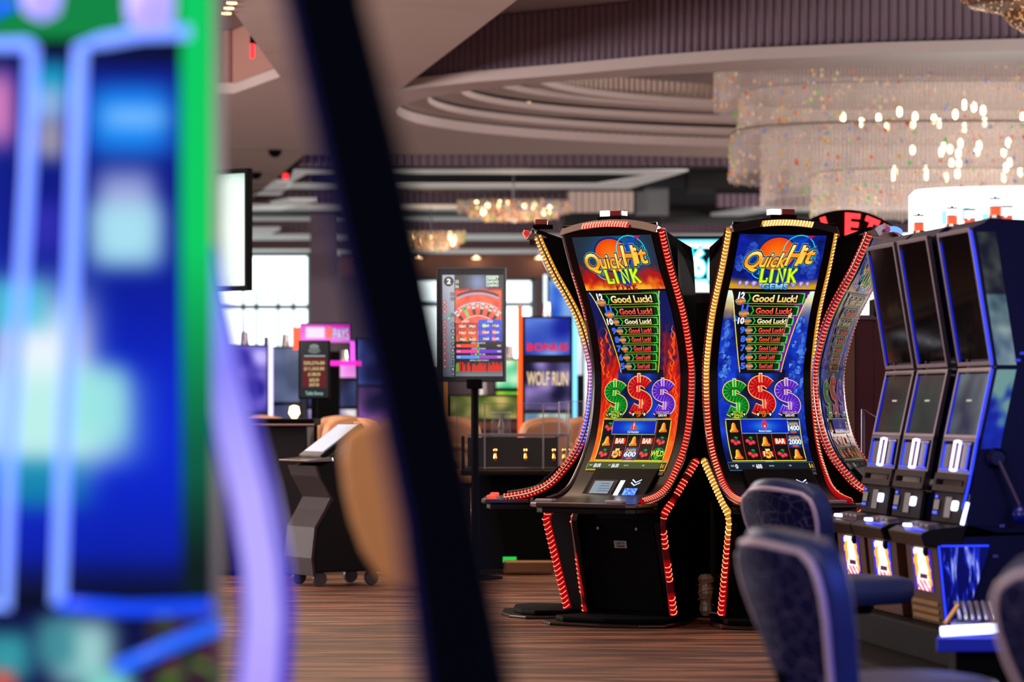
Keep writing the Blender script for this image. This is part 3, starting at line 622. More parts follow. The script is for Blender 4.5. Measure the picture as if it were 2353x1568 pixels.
        M.stroke([(mxx+4, b0+19), (mxx+8.5, b0+12)], 2.4, (.92, .12, .22), 12); M.ell(mxx, b0+17, 2.2, 3, (.6, .9, 1), 13, 10)
        M.text('Machine Disabled', mxx-15, b1-3, mxx+15, b1-7.5, [(.01, (1, 1, 1), 11)])
    M.grid(-104, 1062, 104, 1080, 4, 5, (.24, .30, .14) if fire else (.07, .12, .16), 3); M.frame(-104, 1062, 104, 1080, 1.2, (.62, .85, .25) if fire else (.35, .45, .5), 4)
    M.text('$0.00' if fire else '0', -86 if fire else -88, 1076, -68 if fire else -82, 1067, [(.03, (1, 1, 1), 5)]); M.text('$6.00' if fire else '600', -38, 1076, -20 if fire else -24, 1067, [(.03, (1, 1, 1), 5)])
    for st, a, b in (('CREDIT', -99, -90), ('BET', -47, -41), ('Game Over', -6, 6), ('WIN', 42, 48)): M.text(st, a, 1072, b, 1068.5, [(.0, (.9, .95, .9), 5)])
    M.rect(88, 1063, 103, 1079, (.10, .10, .08), 5); M.text('1', 91.5, 1076, 94, 1066, [(.0, (1, .75, .15), 6)]); M.text('c', 96, 1075, 101, 1069, [(.0, (1, .75, .15), 6)]); M.rect(98.2, 1066.5, 98.9, 1077, (1, .75, .15), 6)
    M.text('MINIMUM BET', -12, 1061.6, 8, 1059.6, [(0, (.95, .95, .9), 6)])
    return top, M
ART = {}
for th in ('fire', 'gems'):
    a, b = build_art(th); ART[th] = (a.mb.mesh('top_screen', [PIC]), b.mb.mesh('main_screen', [PIC]))
DIMPIC = picture_mat('screen_picture_reflecting', .26, .06)

RED1, RED0, GOLD1, GOLD0 = (1, .48, .36), (.50, .0, .02), (1, .88, .60), (.66, .42, .10)
def led_strip(mb, path, side, colf, r=.03, pitch=.026, face=None):
    """clear tube with a glowing back and a bright comb of loops along it"""
    q = [Vector(p) for p in path]; L = [0]
    for i in range(1, len(q)): L.append(L[-1]+(q[i]-q[i-1]).length)
    n = int(L[-1]/pitch); tot = L[-1]
    def at(s):
        return Vector([float(np.interp(s, L, [p[a] for p in q])) for a in range(3)])
    fine = [at(tot*i/(n)) for i in range(n+1)]; base = [colf(i/n)[0] for i in range(n+1)]
    mb.tube(fine, r, 8, 0, cols=base)
    for i in range(n):
        c = colf((i+.5)/n)[1]
        if c is None: continue
        p = at(tot*(i+.5)/n); t = (at(tot*(i+.9)/n)-at(tot*(i+.1)/n)).normalized(); sd = Vector((side, 0, 0)); nn = t.cross(sd)
        if nn.y > 0: nn = -nn
        arc = [p+(r+.0005)*(math.cos(a)*sd+math.sin(a)*nn)+t*pitch*.32*math.sin((a+.2)*1.5) for a in np.linspace(-.7, 1.5, 6)]
        mb.tube(arc, .0034, 4, 0, c, cap=False)
def solid(c0, c1): return lambda t: (c0, c1)
def ramp(*st):
    def f(t):
        for i in range(len(st)-1):
            if t <= st[i+1][0]:
                k = (t-st[i][0])/max(1e-6, st[i+1][0]-st[i][0]); b = st[i+1][2] if k > .5 else st[i][2]
                return mix(st[i][1], st[i+1][1], k), b
        return st[-1][1], st[-1][2]
    return f
def gapped(c0, c1, segs):      # lit runs with dark gaps, as the chase effect shows
    def f(t):
        for a, b in segs:
            if a <= t <= b: return c0, c1
        return (mix((.08, 0, 0), c0, .25), None)
    return f
face_map = curved
def curved_machine(label, theme, loc, yaw, upL, upR, loL, loR, topc, pic=PIC, btn=(1, 1), idx=0):
    curved = face_map
    t = thing('slot_machine', label, 'slot machine', (loc[0], loc[1], 0), yaw, 'curved slot machines of the round bank')
    W = .30
    front = [(f-.035, z) for f, z in prof if z > .74]
    body = front+[(.20, .66), (-.10, .70), (-.30, .80), (-.30, 1.80), (-.27, 1.92), (-.21, 2.07), (-.13, 2.15), (.05, 2.19), (.20, 2.24), (.29, 2.27)]
    tp = lambda x, p: (x*(1 if p[0] > .05 else max(.15, min(1, .46*(.74+p[0])/.30))), -p[0], p[1])
    MB().prism(body, -W+.02, W-.02, f=tp).obj('cabinet', BLACKM, t)
    low = [(.18, .67), (.235, .60), (.11, .045), (-.42, .045), (-.42, .80), (-.10, .90), (-.11, .82)]
    MB().prism(low, -.275, .275, f=tp).obj('lower_cabinet', BLACKM, t)
    d = MB()                                                      # lower front door with lock and maker's plate
    dd = [(.240, .585), (.125, .075), (.115, .075), (.23, .585)]; d.prism(dd, -.235, .235); o = d.obj('door', BLACKM, t)
    for sx in (-.13, .13): MB().lathe([(.009, -.006), (.009, .006)], n=12).obj('lock', CHROME, o).matrix_local = Matrix.Translation((sx, -.245, .575-.03)) @ Matrix.Rotation(math.pi/2, 4, 'X')
    if idx != 3:
        A = Art(lambda u, y, h: (u/400, -(.213+h+(y)*-.00056), .455-y/400)); A.rect(-17, -8, 17, 9, (.62, .60, .60), 1)
        for s_, yy in (('LIGHT &', 0), ('WONDER', 7)): A.text(s_, -11, yy, 11, yy-5, [(.02, (.12, .12, .14), 2)])
        A.mb.obj('maker_plate', paint_mat('printed_plate'), o)
    # bezel following the curve
    MB_ = MB(); pr = [p for p in prof]; n = len(pr)
    off = lambda p, q, h: None
    vs = []; fs = []
    for i, (f, z) in enumerate(pr):
        for x in (-.315, .315):
            for h in (-.004, -.016): c = curved(x*392, 930-(z-1.25)*400, h) if z > .72 else (x, -f, z+h); vs.append(c)
    for i in range(n-1):
        a = i*4; b = a+4; fs += [(a, a+2, b+2, b), (a+1, b+1, b+3, a+3), (a, b, b+1, a+1), (a+2, a+3, b+3, b+2)]
    fs += [(0, 1, 3, 2), (4*n-4, 4*n-2, 4*n-1, 4*n-3)]
    MB_.add(vs, fs); MB_.obj('bezel', BLACK, t)
    for nm, me in zip(('top_screen', 'main_screen'), ART[theme]):
        o = bpy.data.objects.new(nm, me); COL.objects.link(o); o.parent = t
        if pic is not PIC: o.material_slots[0].link = 'OBJECT'; o.material_slots[0].material = pic
    # crown: arched hood with a lit insert and a small signal candle
    ar = lambda x: 2.300-.42*x*x
    xs = np.linspace(-.325, .325, 15); vs = []
    for x in xs: vs += [(x, -.36, ar(x)-.045), (x, -.33, ar(x)), (x, -.24, ar(x)-.03), (x, -.24, 2.22)]
    fs = [(i*4+j, (i+1)*4+j, (i+1)*4+(j+1) % 4, i*4+(j+1) % 4) for i in range(14) for j in range(4)]+[(0, 1, 2, 3), (59, 58, 57, 56)]
    MB().add(vs, fs).obj('hood', DCHROME, t, bevel=.006)
    m = MB(); m.tube([(x, -.365, ar(x)-.03) for x in np.linspace(-.15, .15, 12)], .017, 8, 0, mix(topc[0], topc[1], .3))
    for x in np.linspace(-.145, .145, 17): m.tube([(x-.006, -.381, ar(x)-.045), (x, -.386, ar(x)-.03), (x+.007, -.379, ar(x)-.015)], .004, 4, 0, topc[1], cap=False)
    m.obj('hood_light', LED, t)
    if idx != 2:
     c = MB().box((-.005, -.27, 2.306), (.16, .12, .02)).obj('candle', BLACKM, t, bevel=.004)
     MB().box((-.045, -.28, 2.332), (.06, .07, .035)).obj('white_lens', mat('lens_white', (1, 1, 1), .3, emit=(.95, .97, 1), es=2.5), c, bevel=.005)
     MB().box((.03, -.28, 2.332), (.08, .07, .035)).obj('red_lens', mat('lens_red', (.55, .08, .08), .2, coat=.5), c, bevel=.005)
    # side light strips, upper and lower
    up = [(f+.002, z) for f, z in prof if z < 2.24 and f < .53 or z > 1.4 and z < 2.24]
    for sd, cu, cl, nm in ((-1, upL, loL, 'left'), (1, upR, loR, 'right')):
        x = sd*.321; m = MB(); led_strip(m, [(x, -f+.030, z) for f, z in up], sd, cu, .022, .021); m.obj('side_light', LED, t)
        m = MB(); m.tube([(x+sd*.026, -f+.03, z) for f, z in up], .006, 6); m.obj('chrome_edge', CHROME, t)
        m = MB(); led_strip(m, [(sd*.295, .125, .93), (sd*.295, -.10, .735), (sd*.295, -.225, .63), (sd*.295, -.245, .585), (sd*.295, -.225, .50), (sd*.295, -.12, .06)], sd, cl, .023, .027); m.obj('lower_light', LED, t)
        m = MB(); m.prism([(-.14, .92), (-.10, .965), (.25, .63), (.27, .585), (.135, .05), (-.02, .05), (.1, .5)], sd*.262, sd*.298); m.obj('side_fin', BLACK, t)
    # button deck
    vs = [(-.36, -.60), (-.30, -.625), (.30, -.625), (.36, -.60), (.335, -.34), (-.335, -.34)]
    k = MB().slab(vs, .672, .700).obj('deck', DCHROME, t, bevel=.008)
    MB().slab([(x*.93, y+.03) for x, y in vs], .640, .672).obj('deck_underside', BLACK, t, bevel=.006)
    lit = mat('button_red_lit', (1, .3, .25), .4, emit=(1, .25, .2), es=1.4); wh = mat('button_white', (.72, .68, .74), .3)
    for bx in (-.27, .20): MB().box((bx, -.57, .709), (.115, .05, .018)).obj('button', lit if btn[0] == 2 else wh, t, bevel=.006)
    for a in ((-20, 1093, -2, 1101, (.45, .42, .42), 1), (86, 1083, 104, 1090, (.60, .50, .55), 1)): A = Art(curved); A.rect(*a); A.mb.obj('printed_tag', paint_mat('printed_plate'), t)
    MB().prism([(.155, .885), (.18, .885), (.345, .725), (.345, .705), (.20, .70)], -.19, .235).obj('console', mat('console_black', (.045, .04, .045), .6, spec=.15), t, bevel=.004)
    curved = lambda u, y, h: (u/392, -(.18+.165*(y-1086)/60+h*.7), .885-.16*(y-1086)/60+h*.7)
    A = Art(curved); A.grid(-62, 1110, 4, 1144, 8, 18, (.20, .15, .15), 2); A.grid(-54, 1114, -4, 1140, 14, 18, lambda u, y: mix((.55, .78, .85), (.80, .72, .78), .5+nz(u*.12, y*.2)), 6)
    for i in range(4): A.rect(-35, 1119+i*5, -12+i*3, 1120.3+i*5, (.25, .45, .6), 7)
    A.mb.obj('player_display', picture_mat('player_display_picture', .6), t)
    A = Art(curved); A.grid(12, 1112, 24, 1143, 3, 16, (.55, .75, 1), 5); A.mb.obj('ticket_slot_light', mat('blue_white_led', (1, 1, 1), .3, emit=(.75, .85, 1), es=2.6), t)
    A = Art(curved)
    for k2 in (0, 6): A.stroke([(42, 1110+k2), (54, 1116+k2), (66, 1110+k2)], 2.4, (.8, .85, 1), 5)
    A.grid(34, 1128, 68, 1142, 8, 8, lambda u, y: mix((.05, .2, .9), (.5, .75, 1), .5+nz(u*.2, y*.3)), 5); A.mb.obj('note_slot_light', LED, t)
    # floor plate
    pl = [(-.36, -.10), (-.14, .40), (.14, .40), (.36, -.10), (.40, -.36), (.28, -.46), (.05, -.52), (-.28, -.52), (-.42, -.40)]
    MB().slab(pl, .0, .018).obj('base_plate', mat('base_plate_bronze', (.22, .17, .15), .3, .6), t, bevel=.006)
    MB().slab([(x*.86, y*.86) for x, y in pl], .018, .048).obj('plinth', BLACKM, t, bevel=.01)
    return t
D = math.radians
HUB = (1.186, 18.10); RH = .76
def ring(a, r=RH): return (HUB[0]+.012*a/30+r*math.sin(D(a)), HUB[1]-r*math.cos(D(a)))
redS = solid(RED0, RED1); goldS = solid(GOLD0, GOLD1)
gold_red = ramp((0, GOLD0, GOLD1), (.45, GOLD0, GOLD1), (.62, RED0, (1, .70, .5)), (1, RED0, RED1))
PA, PB, PC, PD = (.739, 17.50), (1.422, 17.42), (1.875, 17.85), (.455, 18.10)
curved_machine('curved slot machine with flame-themed screen and red edge lights, centre of photo', 'fire', PA, D(-35),
    ramp((0, (.05, 0, .01), None), (.25, (.25, .0, .02), RED1), (.34, (.03, 0, .01), None), (1, (.06, 0, .01), None)), redS,
    gapped((.5, .01, .02), RED1, [(0, .36), (.44, .5), (.68, .9), (.95, 1)]), gapped(RED0, (1, .5, .38), [(0, .13), (.17, .28), (.33, .47), (.53, .62), (.70, .81), (.89, 1)]), (RED0, (1, .6, .5)), idx=0)
curved_machine('curved slot machine with blue gem-themed screen and gold edge lights, right of the flame one', 'gems', PB, D(19.5),
    gold_red, gold_red, ramp((0, GOLD0, GOLD1), (.5, GOLD0, GOLD1), (.62, RED0, (1, .62, .4)), (1, RED0, RED1)), gold_red, (GOLD0, GOLD1), idx=1)
curved_machine('curved slot machine turned far right, its dim screen mirroring the room, beside the reel machines', 'gems', PC, D(70),
    redS, redS, redS, gold_red, (RED0, (.4, .6, 1)), DIMPIC, btn=(2, 1), idx=2)
curved_machine('curved slot machine seen edge on at the left of the flame machine', 'fire', PD, D(-92),
    gapped(RED0, RED1, []), ramp((0, GOLD0, GOLD1), (.33, GOLD0, GOLD1), (.42, (.55, .25, .4), (.9, .7, .95)), (.62, (.18, .2, .75), (.6, .65, 1)), (.75, RED0, RED1), (1, RED0, RED1)),
    redS, ramp((0, GOLD0, GOLD1), (.28, (.6, .4, .1), GOLD1), (.36, (.5, .5, .6), (1, 1, 1)), (.44, RED0, RED1), (1, RED0, RED1)), (RED0, RED1), btn=(2, 1), idx=3)
# hub the machines stand around, with cables and a loose cable bag between two of them
t = thing('hub_column', 'black central column the round bank of slot machines backs onto', 'column', (HUB[0]+.03, HUB[1]+.02, 0))
MB().lathe([(.26, .0), (.26, .04), (.20, .08), (.20, 1.85), (.18, 1.9)], n=24).obj('column', BLACKM, t)
MB().box((0, 0, 1.4), (.10, .44, 1.0)).obj('side_panel', BLACKM, t)
t = thing('cable_bag', 'clear plastic bag of coiled cables on the floor between the two facing slot machines', 'bag', (1.10, 17.30, .05))
mb = MB(); pr = [(.02, .0), (.035, .03), (.03, .08), (.042, .13), (.036, .18), (.045, .21), (.03, .235), (.008, .24)]
mb.lathe(pr, n=9, sx=1.1); mb.obj('bag', mat('plastic_bag', (.42, .38, .30), .15, noise_amt=.8, nscale=26, coat=.6, bump=1.0), t)
for i in range(3): MB().tube([(.046*math.cos(a*.6+i), .046*math.sin(a*.6+i), .06+.05*i+a*.006) for a in range(9)], .0035, 6).obj('cable', mat('cable_amber', (.6, .38, .1), .4), t)
for a, b in ((0.02, -.1),): MB().tube([(0, 0, .01), (.03, -.03, .02), (.09, -.05, .012)], .004, 6).obj('tie', mat('tie_grey', (.5, .5, .55), .4), t)
# ---------------------------------------------------------------- the bank of reel machines on the right
RP = [(.10, 2.01), (.085, 1.94), (0, 1.41), (.067, 1.10), (.095, .945), (.13, .80), (.135, .73)]
def rmap(u, z, h):            # u in metres across, z height, on the broken front
    f = float(np.interp(z, [p[1] for p in RP][::-1], [p[0] for p in RP][::-1]))
    d = (float(np.interp(z+.003, [p[1] for p in RP][::-1], [p[0] for p in RP][::-1]))-float(np.interp(z-.003, [p[1] for p in RP][::-1], [p[0] for p in RP][::-1])))/.006
    l = math.sqrt(1+d*d); return (u, -(f+h/l), z-h*d/l)
GLASS_D = mat('dark_glass', (.012, .012, .018), .07, spec=.35)
def glass_panel_mat(name, cols):
    m = bpy.data.materials.new(name); m.use_nodes = True; nt = m.node_tree; b = nt.nodes['Principled BSDF']; N = nt.nodes.new; L = nt.links.new
    tc = N('ShaderNodeTexCoord'); n = N('ShaderNodeTexNoise'); n.inputs['Scale'].default_value = 3.0; n.inputs['Detail'].default_value = 2; L(tc.outputs['Object'], n.inputs['Vector'])
    cr = N('ShaderNodeValToRGB'); e = cr.color_ramp.elements; e[0].position = .35; e[0].color = (*lin(cols[0]), 1); e[1].position = .65; e[1].color = (*lin(cols[1]), 1)
    L(n.outputs['Fac'], cr.inputs[0]); L(cr.outputs[0], b.inputs['Base Color']); b.inputs['Roughness'].default_value = .12; b.inputs['Specular IOR Level'].default_value = .25; return m
WOOD = mat('brown_door_wood', (.31, .18, .12), .55, spec=.1, noise_amt=.25, nscale=6)
SILV = mat('silver_frame', (.48, .43, .46), .35, .9)
BLUE_L = mat('blue_edge_light', (.2, .3, 1), .4, emit=(.12, .22, 1), es=1.6)
WHITE_L = mat('white_blue_light', (1, 1, 1), .4, emit=(.80, .85, 1), es=3.2)
def reel_machine(label, t0, idx):
    c = Vector((2.068-.147*(t0+.25), 13.06+.989*(t0+.25), 0)); t = thing('reel_machine', label, 'slot machine', c, D(-81.5), 'reel slot machines in a row on the right')
    W = .245
    MB().prism([(f-.03, z) for f, z in RP]+[(-.02, .70), (-.52, .70), (-.52, 2.03), (.02, 2.05)], -W, W).obj('cabinet', NAVY, t)
    MB().prism([(.20, .68), (.165, .30), (-.50, .30), (-.50, .70)], -W, W).obj('lower_cabinet', NAVY, t)
    def panel(nm, z0, z1, u0, u1, h0, h1, m, bev=.003, mats=None):
        vs = [rmap(u, z, h) for h in (h0, h1) for z in (z0, z1) for u in (u0, u1)]
        return MB().add(vs, [(0, 1, 3, 2), (4, 6, 7, 5), (0, 4, 5, 1), (2, 3, 7, 6), (0, 2, 6, 4), (1, 5, 7, 3)]).obj(nm, m, t, bevel=bev)
    def frame(nm, z0, z1, w, m, d=.012):
        mb = MB()
        for (a, b, e, f) in ((z0, z1, -W, -W+w), (z0, z1, W-w, W), (z0, z0+w*.8, -W, W), (z1-w*.8, z1, -W, W)):
            mb.add([rmap(u, z, h) for h in (-.01, d) for z in (a, b) for u in (e, f)], [(0, 1, 3, 2), (4, 6, 7, 5), (0, 4, 5, 1), (2, 3, 7, 6), (0, 2, 6, 4), (1, 5, 7, 3)])
        return mb.obj(nm, m, t, bevel=.002)
    p = panel('upper_glass', 1.45, 2.0, -W+.02, W-.02, -.01, .004, GLASS_D)
    A = Art(rmap, .001)           # faint dark lettering strip printed along the top of the glass
    cf = lambda u, z: mix((.10, .18, .20), (.22, .33, .36), .5+nz(u*30, z*30, idx))
    A.grid(-.17, 1.90, .17, 1.975, 18, 8, cf, 5); A.grid(-.18, 1.83, .12, 1.87, 14, 4, cf, 5)
    A.mb.obj('glass_print', paint_mat('printed_glass', .3), t)
    frame('upper_frame', 1.42, 2.01, .022, SILV)
    for z0, z1 in ((1.44, 1.97), (1.12, 1.38), (.96, 1.09)):
        mb = MB(); mb.tube([rmap(-W+.027, z0+(z1-z0)*k/4, .007) for k in range(5)], .0045, 6); mb.obj('inner_edge_light', mat('blue_edge_dim', (.1, .2, .9), .4, emit=(.06, .14, .75), es=.8), t)
    panel('lower_glass', 1.115, 1.385, -W+.022, W-.022, -.01, .004, glass_panel_mat('grey_glass_%d' % idx, [((.20, .18, .19), (.10, .10, .11)), ((.27, .23, .31), (.15, .13, .17)), ((.46, .58, .64), (.10, .15, .36))][idx]))
    frame('lower_frame', 1.10, 1.41, .020, SILV)
    o = panel('glass_label', 1.262, 1.270, -.03, .045, .004, .008, mat('label_pale', (.8, .9, .85), .5), 0)
    panel('chrome_strip', 1.388, 1.402, -W+.02, W-.02, .0, .012, CHROME)
    # reel window: dark opening, three pale reels, one framed by a lit loop
    panel('reel_window', .955, 1.09, -W+.02, W-.02, -.01, .0, GLASS_D)
    for k, u in enumerate((-.15, -.02, .11)):
        r = panel('reel', .965, 1.075, u-.045, u+.045, .0, .010, mat('reel_strip', (.17, .17, .20), .35, noise_amt=.5, nscale=30), .004)
    mb = MB(); q = [(-.03, .96), (.055, .96), (.055, 1.085), (-.03, 1.085)]
    path = []
    for i in range(4):
        a, b = q[i], q[(i+1) % 4]; path += [rmap(a[0]+(b[0]-a[0])*k/4, a[1]+(b[1]-a[1])*k/4, .02) for k in range(4)]
    mb.tube(path, .0065, 6, closed=True); mb.obj('lit_loop', mat('pink_white_led', (1, 1, 1), .3, emit=((.88, .80, 1)), es=2.0), t)
    for u in (-.20, .17): 
        mb = MB(); mb.tube([rmap(u, .965, .012), rmap(u, 1.07, .012)], .004, 6); mb.obj('side_led', BLUE_L, t)
    mb = MB(); mb.tube([rmap(-.21, .962, .014), rmap(.21, .962, .014)], .0035, 6); mb.obj('sill_led', BLUE_L, t)
    frame('reel_frame', .945, 1.10, .018, mat('reel_frame_grey', (.26, .23, .26), .4, .7))
    # little display and the button panel under it
    frame('display_frame', .865, .945, .035, mat('grey_plastic', (.22, .18, .18), .75, spec=.12), .02)
    panel('display', .875, .935, -.14, .14, .0, .008, glass_panel_mat('display_%d' % idx, [((.45, .42, .38), (.25, .22, .20)), ((.60, .60, .54), (.35, .28, .28)), ((.14, .13, .13), (.34, .27, .24))][idx]))
    panel('control_panel', .735, .862, -W+.015, W-.015, -.01, .006, mat('grey_panel', (.13, .10, .11), .8, spec=.1), .002)
    panel('blue_key', .835, .848, -.19, -.16, .006, .012, BLUE_L); panel('blue_key', .765, .780, -.20, -.13, .006, .012, mat('blue_key_dim', (.1, .3, .9), .4, emit=(.05, .25, .8), es=.8))
    panel('keypad', .785, .83, -.20, -.12, .006, .010, mat('keypad_grey', (.30, .28, .28), .5)); panel('note_label', .755, .845, -.035, .055, .006, .011, mat('note_label_grey', (.36, .34, .38), .35, noise_amt=.4, nscale=25))
    panel('lit_button', .79, .83, .105, .165, .006, .022, WHITE_L, .006)
    # deck with its keys
    dk = MB().prism([(.12, .735), (.29, .715), (.33, .695), (.31, .64), (.15, .64)], -W-.015, W+.015).obj('deck', BLACK, t, bevel=.006)
    for k, (u, f) in enumerate(((-.19, .22), (-.11, .22), (-.03, .22), (.05, .22))): MB().box((u, -f, .736-.02*(f-.12)/.17), (.06, .05, .018), rot=Matrix.Rotation(.12, 3, 'X')).obj('key', mat('key_grey', (.42, .36, .38), .35), dk, bevel=.004)
    MB().box((-.10, -.285, .722), (.05, .03, .014)).obj('lit_key', WHITE_L, dk, bevel=.004); MB().tube([(-.05, -.31, .712), (.24, -.31, .712)], .004, 6).obj('deck_trim', BLUE_L if idx else CHROME, dk)
    # wooden door with its lit picture, lock and brass vents
    df = lambda z: .255-(.66-z)*.10
    dm = lambda u, z, h: (u, -(df(z)+h), z)
    dr = MB().prism([(df(.64)+.0, .64), (df(.30), .30), (df(.30)-.05, .30), (df(.64)-.05, .64)], -W, W).obj('door', WOOD, t, bevel=.003)
    MB().lathe([(.022, 0), (.022, .012), (.012, .018)], n=16).obj('door_lock', BLACKM, dr).matrix_local = Matrix.Translation((.09, -df(.615), .615)) @ Matrix.Rotation(math.pi/2, 4, 'X')
    A = Art(dm, .0015)
    def pic(u, z):
        a = u/.165; b = (z-.5325)/.0925; n = nz(u*22, z*22, 4)*.35
        c = (.06, .16, .75) if idx == 1 else (.18, .10, .55)
        if abs(a+.1*b)+abs(n) < .78-.10*abs(b): c = (1, .62, .12)
        if abs(a)+n < .48 and b > -.62: c = (1, .97, .90)
        if -.42 < b < -.22 and abs(a-.05) < .35+n: c = (.22, .05, .20)
        if b < -.50 and abs(a)-n < .55: c = (.92, .88, .98) if (int((a+b)*5) % 2) else (.75, .08, .06)
        return c
    A.grid(-.15, .44, .15, .625, 34, 34, pic, 2); A.mb.obj('lit_picture', picture_mat('lit_picture', 1.7), dr)
    for z in ((.39, .357, .325) if idx == 2 else (.385,)):
        g = MB()
        for k in range(3): g.box((0, -df(z)-.004, z+(k-1)*.006), (.40, .008, .003))
        g.obj('vent', mat('brass', (.85, .68, .38), .25, 1.0) if idx != 1 else CHROME, dr)
    if True:                       # signal candle
        cd = thing('signal_candle', ('white over orange signal candle on the leftmost reel machine', 'white over orange signal candle on the middle reel machine', 'tallest white over orange signal candle, on the rightmost reel machine')[idx], 'lamp',
                   (c.x+.08, c.y, 2.035), 0, 'signal candles above the reel machines')
        h = .0
        MB().lathe([(.036, 0), (.034, .03), (.03, .042)], n=20).obj('base', CHROME, cd, smooth=False)
        MB().lathe([(.026, .042), (.026, .076)], n=20).obj('orange_lens', mat('lens_orange', (1, .35, .2), .3, emit=(1, .35, .22), es=1.0), cd)
        MB().lathe([(.029, .076), (.029, .080)], n=20).obj('band', CHROME, cd)
        MB().lathe([(.026, .080), (.026, .112)], n=20).obj('white_lens', mat('lens_white_soft', (1, 1, 1), .3, emit=(1, 1, 1), es=1.0), cd)
        MB().lathe([(.029, .112), (.029, .117), (.006, .118), (.006, .124)], n=20).obj('cap', BLACK, cd)
    if idx == 2:
        A = Art(lambda u, z, h: (W+.012+h, -(float(np.interp(z, [p[1] for p in RP][::-1], [p[0] for p in RP][::-1]))-.012)+u, z), .001)
        def art(u, z):
            n = nz(u*9, z*7, 8)+.5*nz(u*25, z*22, 2)
            if z > 1.41: c = mix((.30, .42, .50), (.75, .86, .85), .45+n*.9) if z < 1.72 else mix((.10, .12, .20), (.42, .45, .40), .35+n)
            else: c = mix((.02, .08, .60), (.05, .25, .95), .5+n); c = mix(c, (.55, .75, .70), (z-1.2)*6+n*2)
            return c
        A.grid(0, 1.42, .085, 1.99, 8, 50, art, 1); A.grid(0, 1.06, .085, 1.40, 8, 34, art, 1); A.mb.obj('side_picture', picture_mat('side_picture', .55), t)
        for z0, z1 in ((1.42, 2.0), (.80, 1.40)): 
            mb = MB(); mb.tube([rmap(W+.012, z0+(z1-z0)*k/6, .012) for k in range(7)], .006, 6); mb.obj('edge_light', BLUE_L, t)
        mb = MB(); mb.tube([(W+.010, -.145, .735), (W+.010, -.12, .83)], .009, 8); mb.obj('edge_lamp', WHITE_L, t)
        sp = MB().prism([(f-.006, z) for f, z in RP]+[(-.51, .73), (-.51, 2.02), (.02, 2.04)], W, W+.012).obj('side_panel', NAVY, t)
        # glossy blue acrylic fin that tapers to the floor
        m = bpy.data.materials.new('blue_acrylic'); m.use_nodes = True; nt = m.node_tree; b = nt.nodes['Principled BSDF']; N = nt.nodes.new
        n = N('ShaderNodeTexNoise'); n.inputs['Scale'].default_value = 5; n.inputs['Detail'].default_value = 3; n.inputs['Distortion'].default_value = 1.5
        mp = N('ShaderNodeMapping'); mp.inputs['Scale'].default_value = (6, 6, .8); tc = N('ShaderNodeTexCoord'); nt.links.new(tc.outputs['Object'], mp.inputs['Vector']); nt.links.new(mp.outputs['Vector'], n.inputs['Vector'])
        cr = N('ShaderNodeValToRGB'); e = cr.color_ramp.elements; e[0].position = .50; e[0].color = (.0, .0, .08, 1); e[1].position = .72; e[1].color = (.6, .7, 1, 1); k_ = e.new(.6); k_.color = (.01, .03, .75, 1)  # white reflections are put into the emission colours
        nt.links.new(n.outputs['Fac'], cr.inputs[0]); nt.links.new(cr.outputs[0], b.inputs['Emission Color']); b.inputs['Emission Strength'].default_value = .9; b.inputs['Base Color'].default_value = (.0, .01, .1, 1); b.inputs['Roughness'].default_value = .1
        MB().prism([(.245, .645), (.21, .30), (.14, .30), (.02, .645)], W+.002, W+.016).obj('acrylic_fin', m, t)
        mb = MB(); mb.tube([(W+.018, -.25, .645), (W+.018, -.215, .30)], .005, 6); mb.tube([(W+.018, -.24, .645), (W+.018, -.03, .645)], .004, 6); mb.obj('fin_light', BLUE_L, t)
        # pull lever on the flank
        lv = MB().lathe([(.035, 0), (.045, .02), (.03, .05)], n=20).obj('lever_hub', BLACK, t); lv.matrix_local = Matrix.Translation((W+.012, .00, 1.02)) @ Matrix.Rotation(math.pi/2, 4, 'Y')
        a = Vector((W+.05, .00, 1.02)); b2 = Vector((W+.085, .085, .82))
        MB().tube([a, a.lerp(b2, .5), b2], [.011, .010, .009], 10).obj('lever_arm', mat('lever_grey', (.42, .36, .42), .3, .7), t)
        MB().lathe([(.001, -.042), (.022, -.036), (.036, -.02), (.042, 0), (.036, .02), (.022, .036), (.001, .042)], (b2.x+.002, b2.y+.006, b2.z-.04), 20).obj('lever_knob', mat('knob_blue', (.06, .10, .55), .25, coat=.4), t, smooth=True)
        for (y, z) in ((.12, 1.47), (.10, 1.44), (.03, .73), (.0, .60), (.05, .43)): MB().box((W+.016, y, z), (.008, .022, .012)).obj('side_screw', mat('screw_blue', (.35, .42, .8), .3, .6), t)
    return t
reel_machine('reel slot machine farthest left in the row, beside the curved machines', 1.20, 0)
reel_machine('reel slot machine in the middle of the row of three', .65, 1)
reel_machine('reel slot machine nearest the camera, with a pull lever on its side', .0, 2)
# extra signal candles of the hidden second row
for i, (px, py0, py1, Y) in enumerate([(2229, 492, 520, 13.9), (2314, 478, 515, 13.3)]):
    q = P(px, py1+8, Y); cd = thing('signal_candle', ('short signal candle between the two taller ones', 'shorter signal candle right beside the tallest one')[i], 'lamp', (q.x, q.y, q.z), 0, 'signal candles above the reel machines')
    MB().lathe([(.028, -.22), (.036, .0), (.03, .012)], n=18).obj('base', CHROME, cd); MB().lathe([(.026, .012), (.026, .045)], n=18).obj('orange_lens', MATS['lens_orange'], cd)
    MB().lathe([(.03, .045), (.03, .05)], n=18).obj('band', CHROME, cd); MB().lathe([(.026, .05), (.026, .088)], n=18).obj('white_lens', MATS['lens_white_soft'], cd); MB().lathe([(.03, .088), (.03, .094), (.004, .095)], n=18).obj('cap', BLACK, cd)
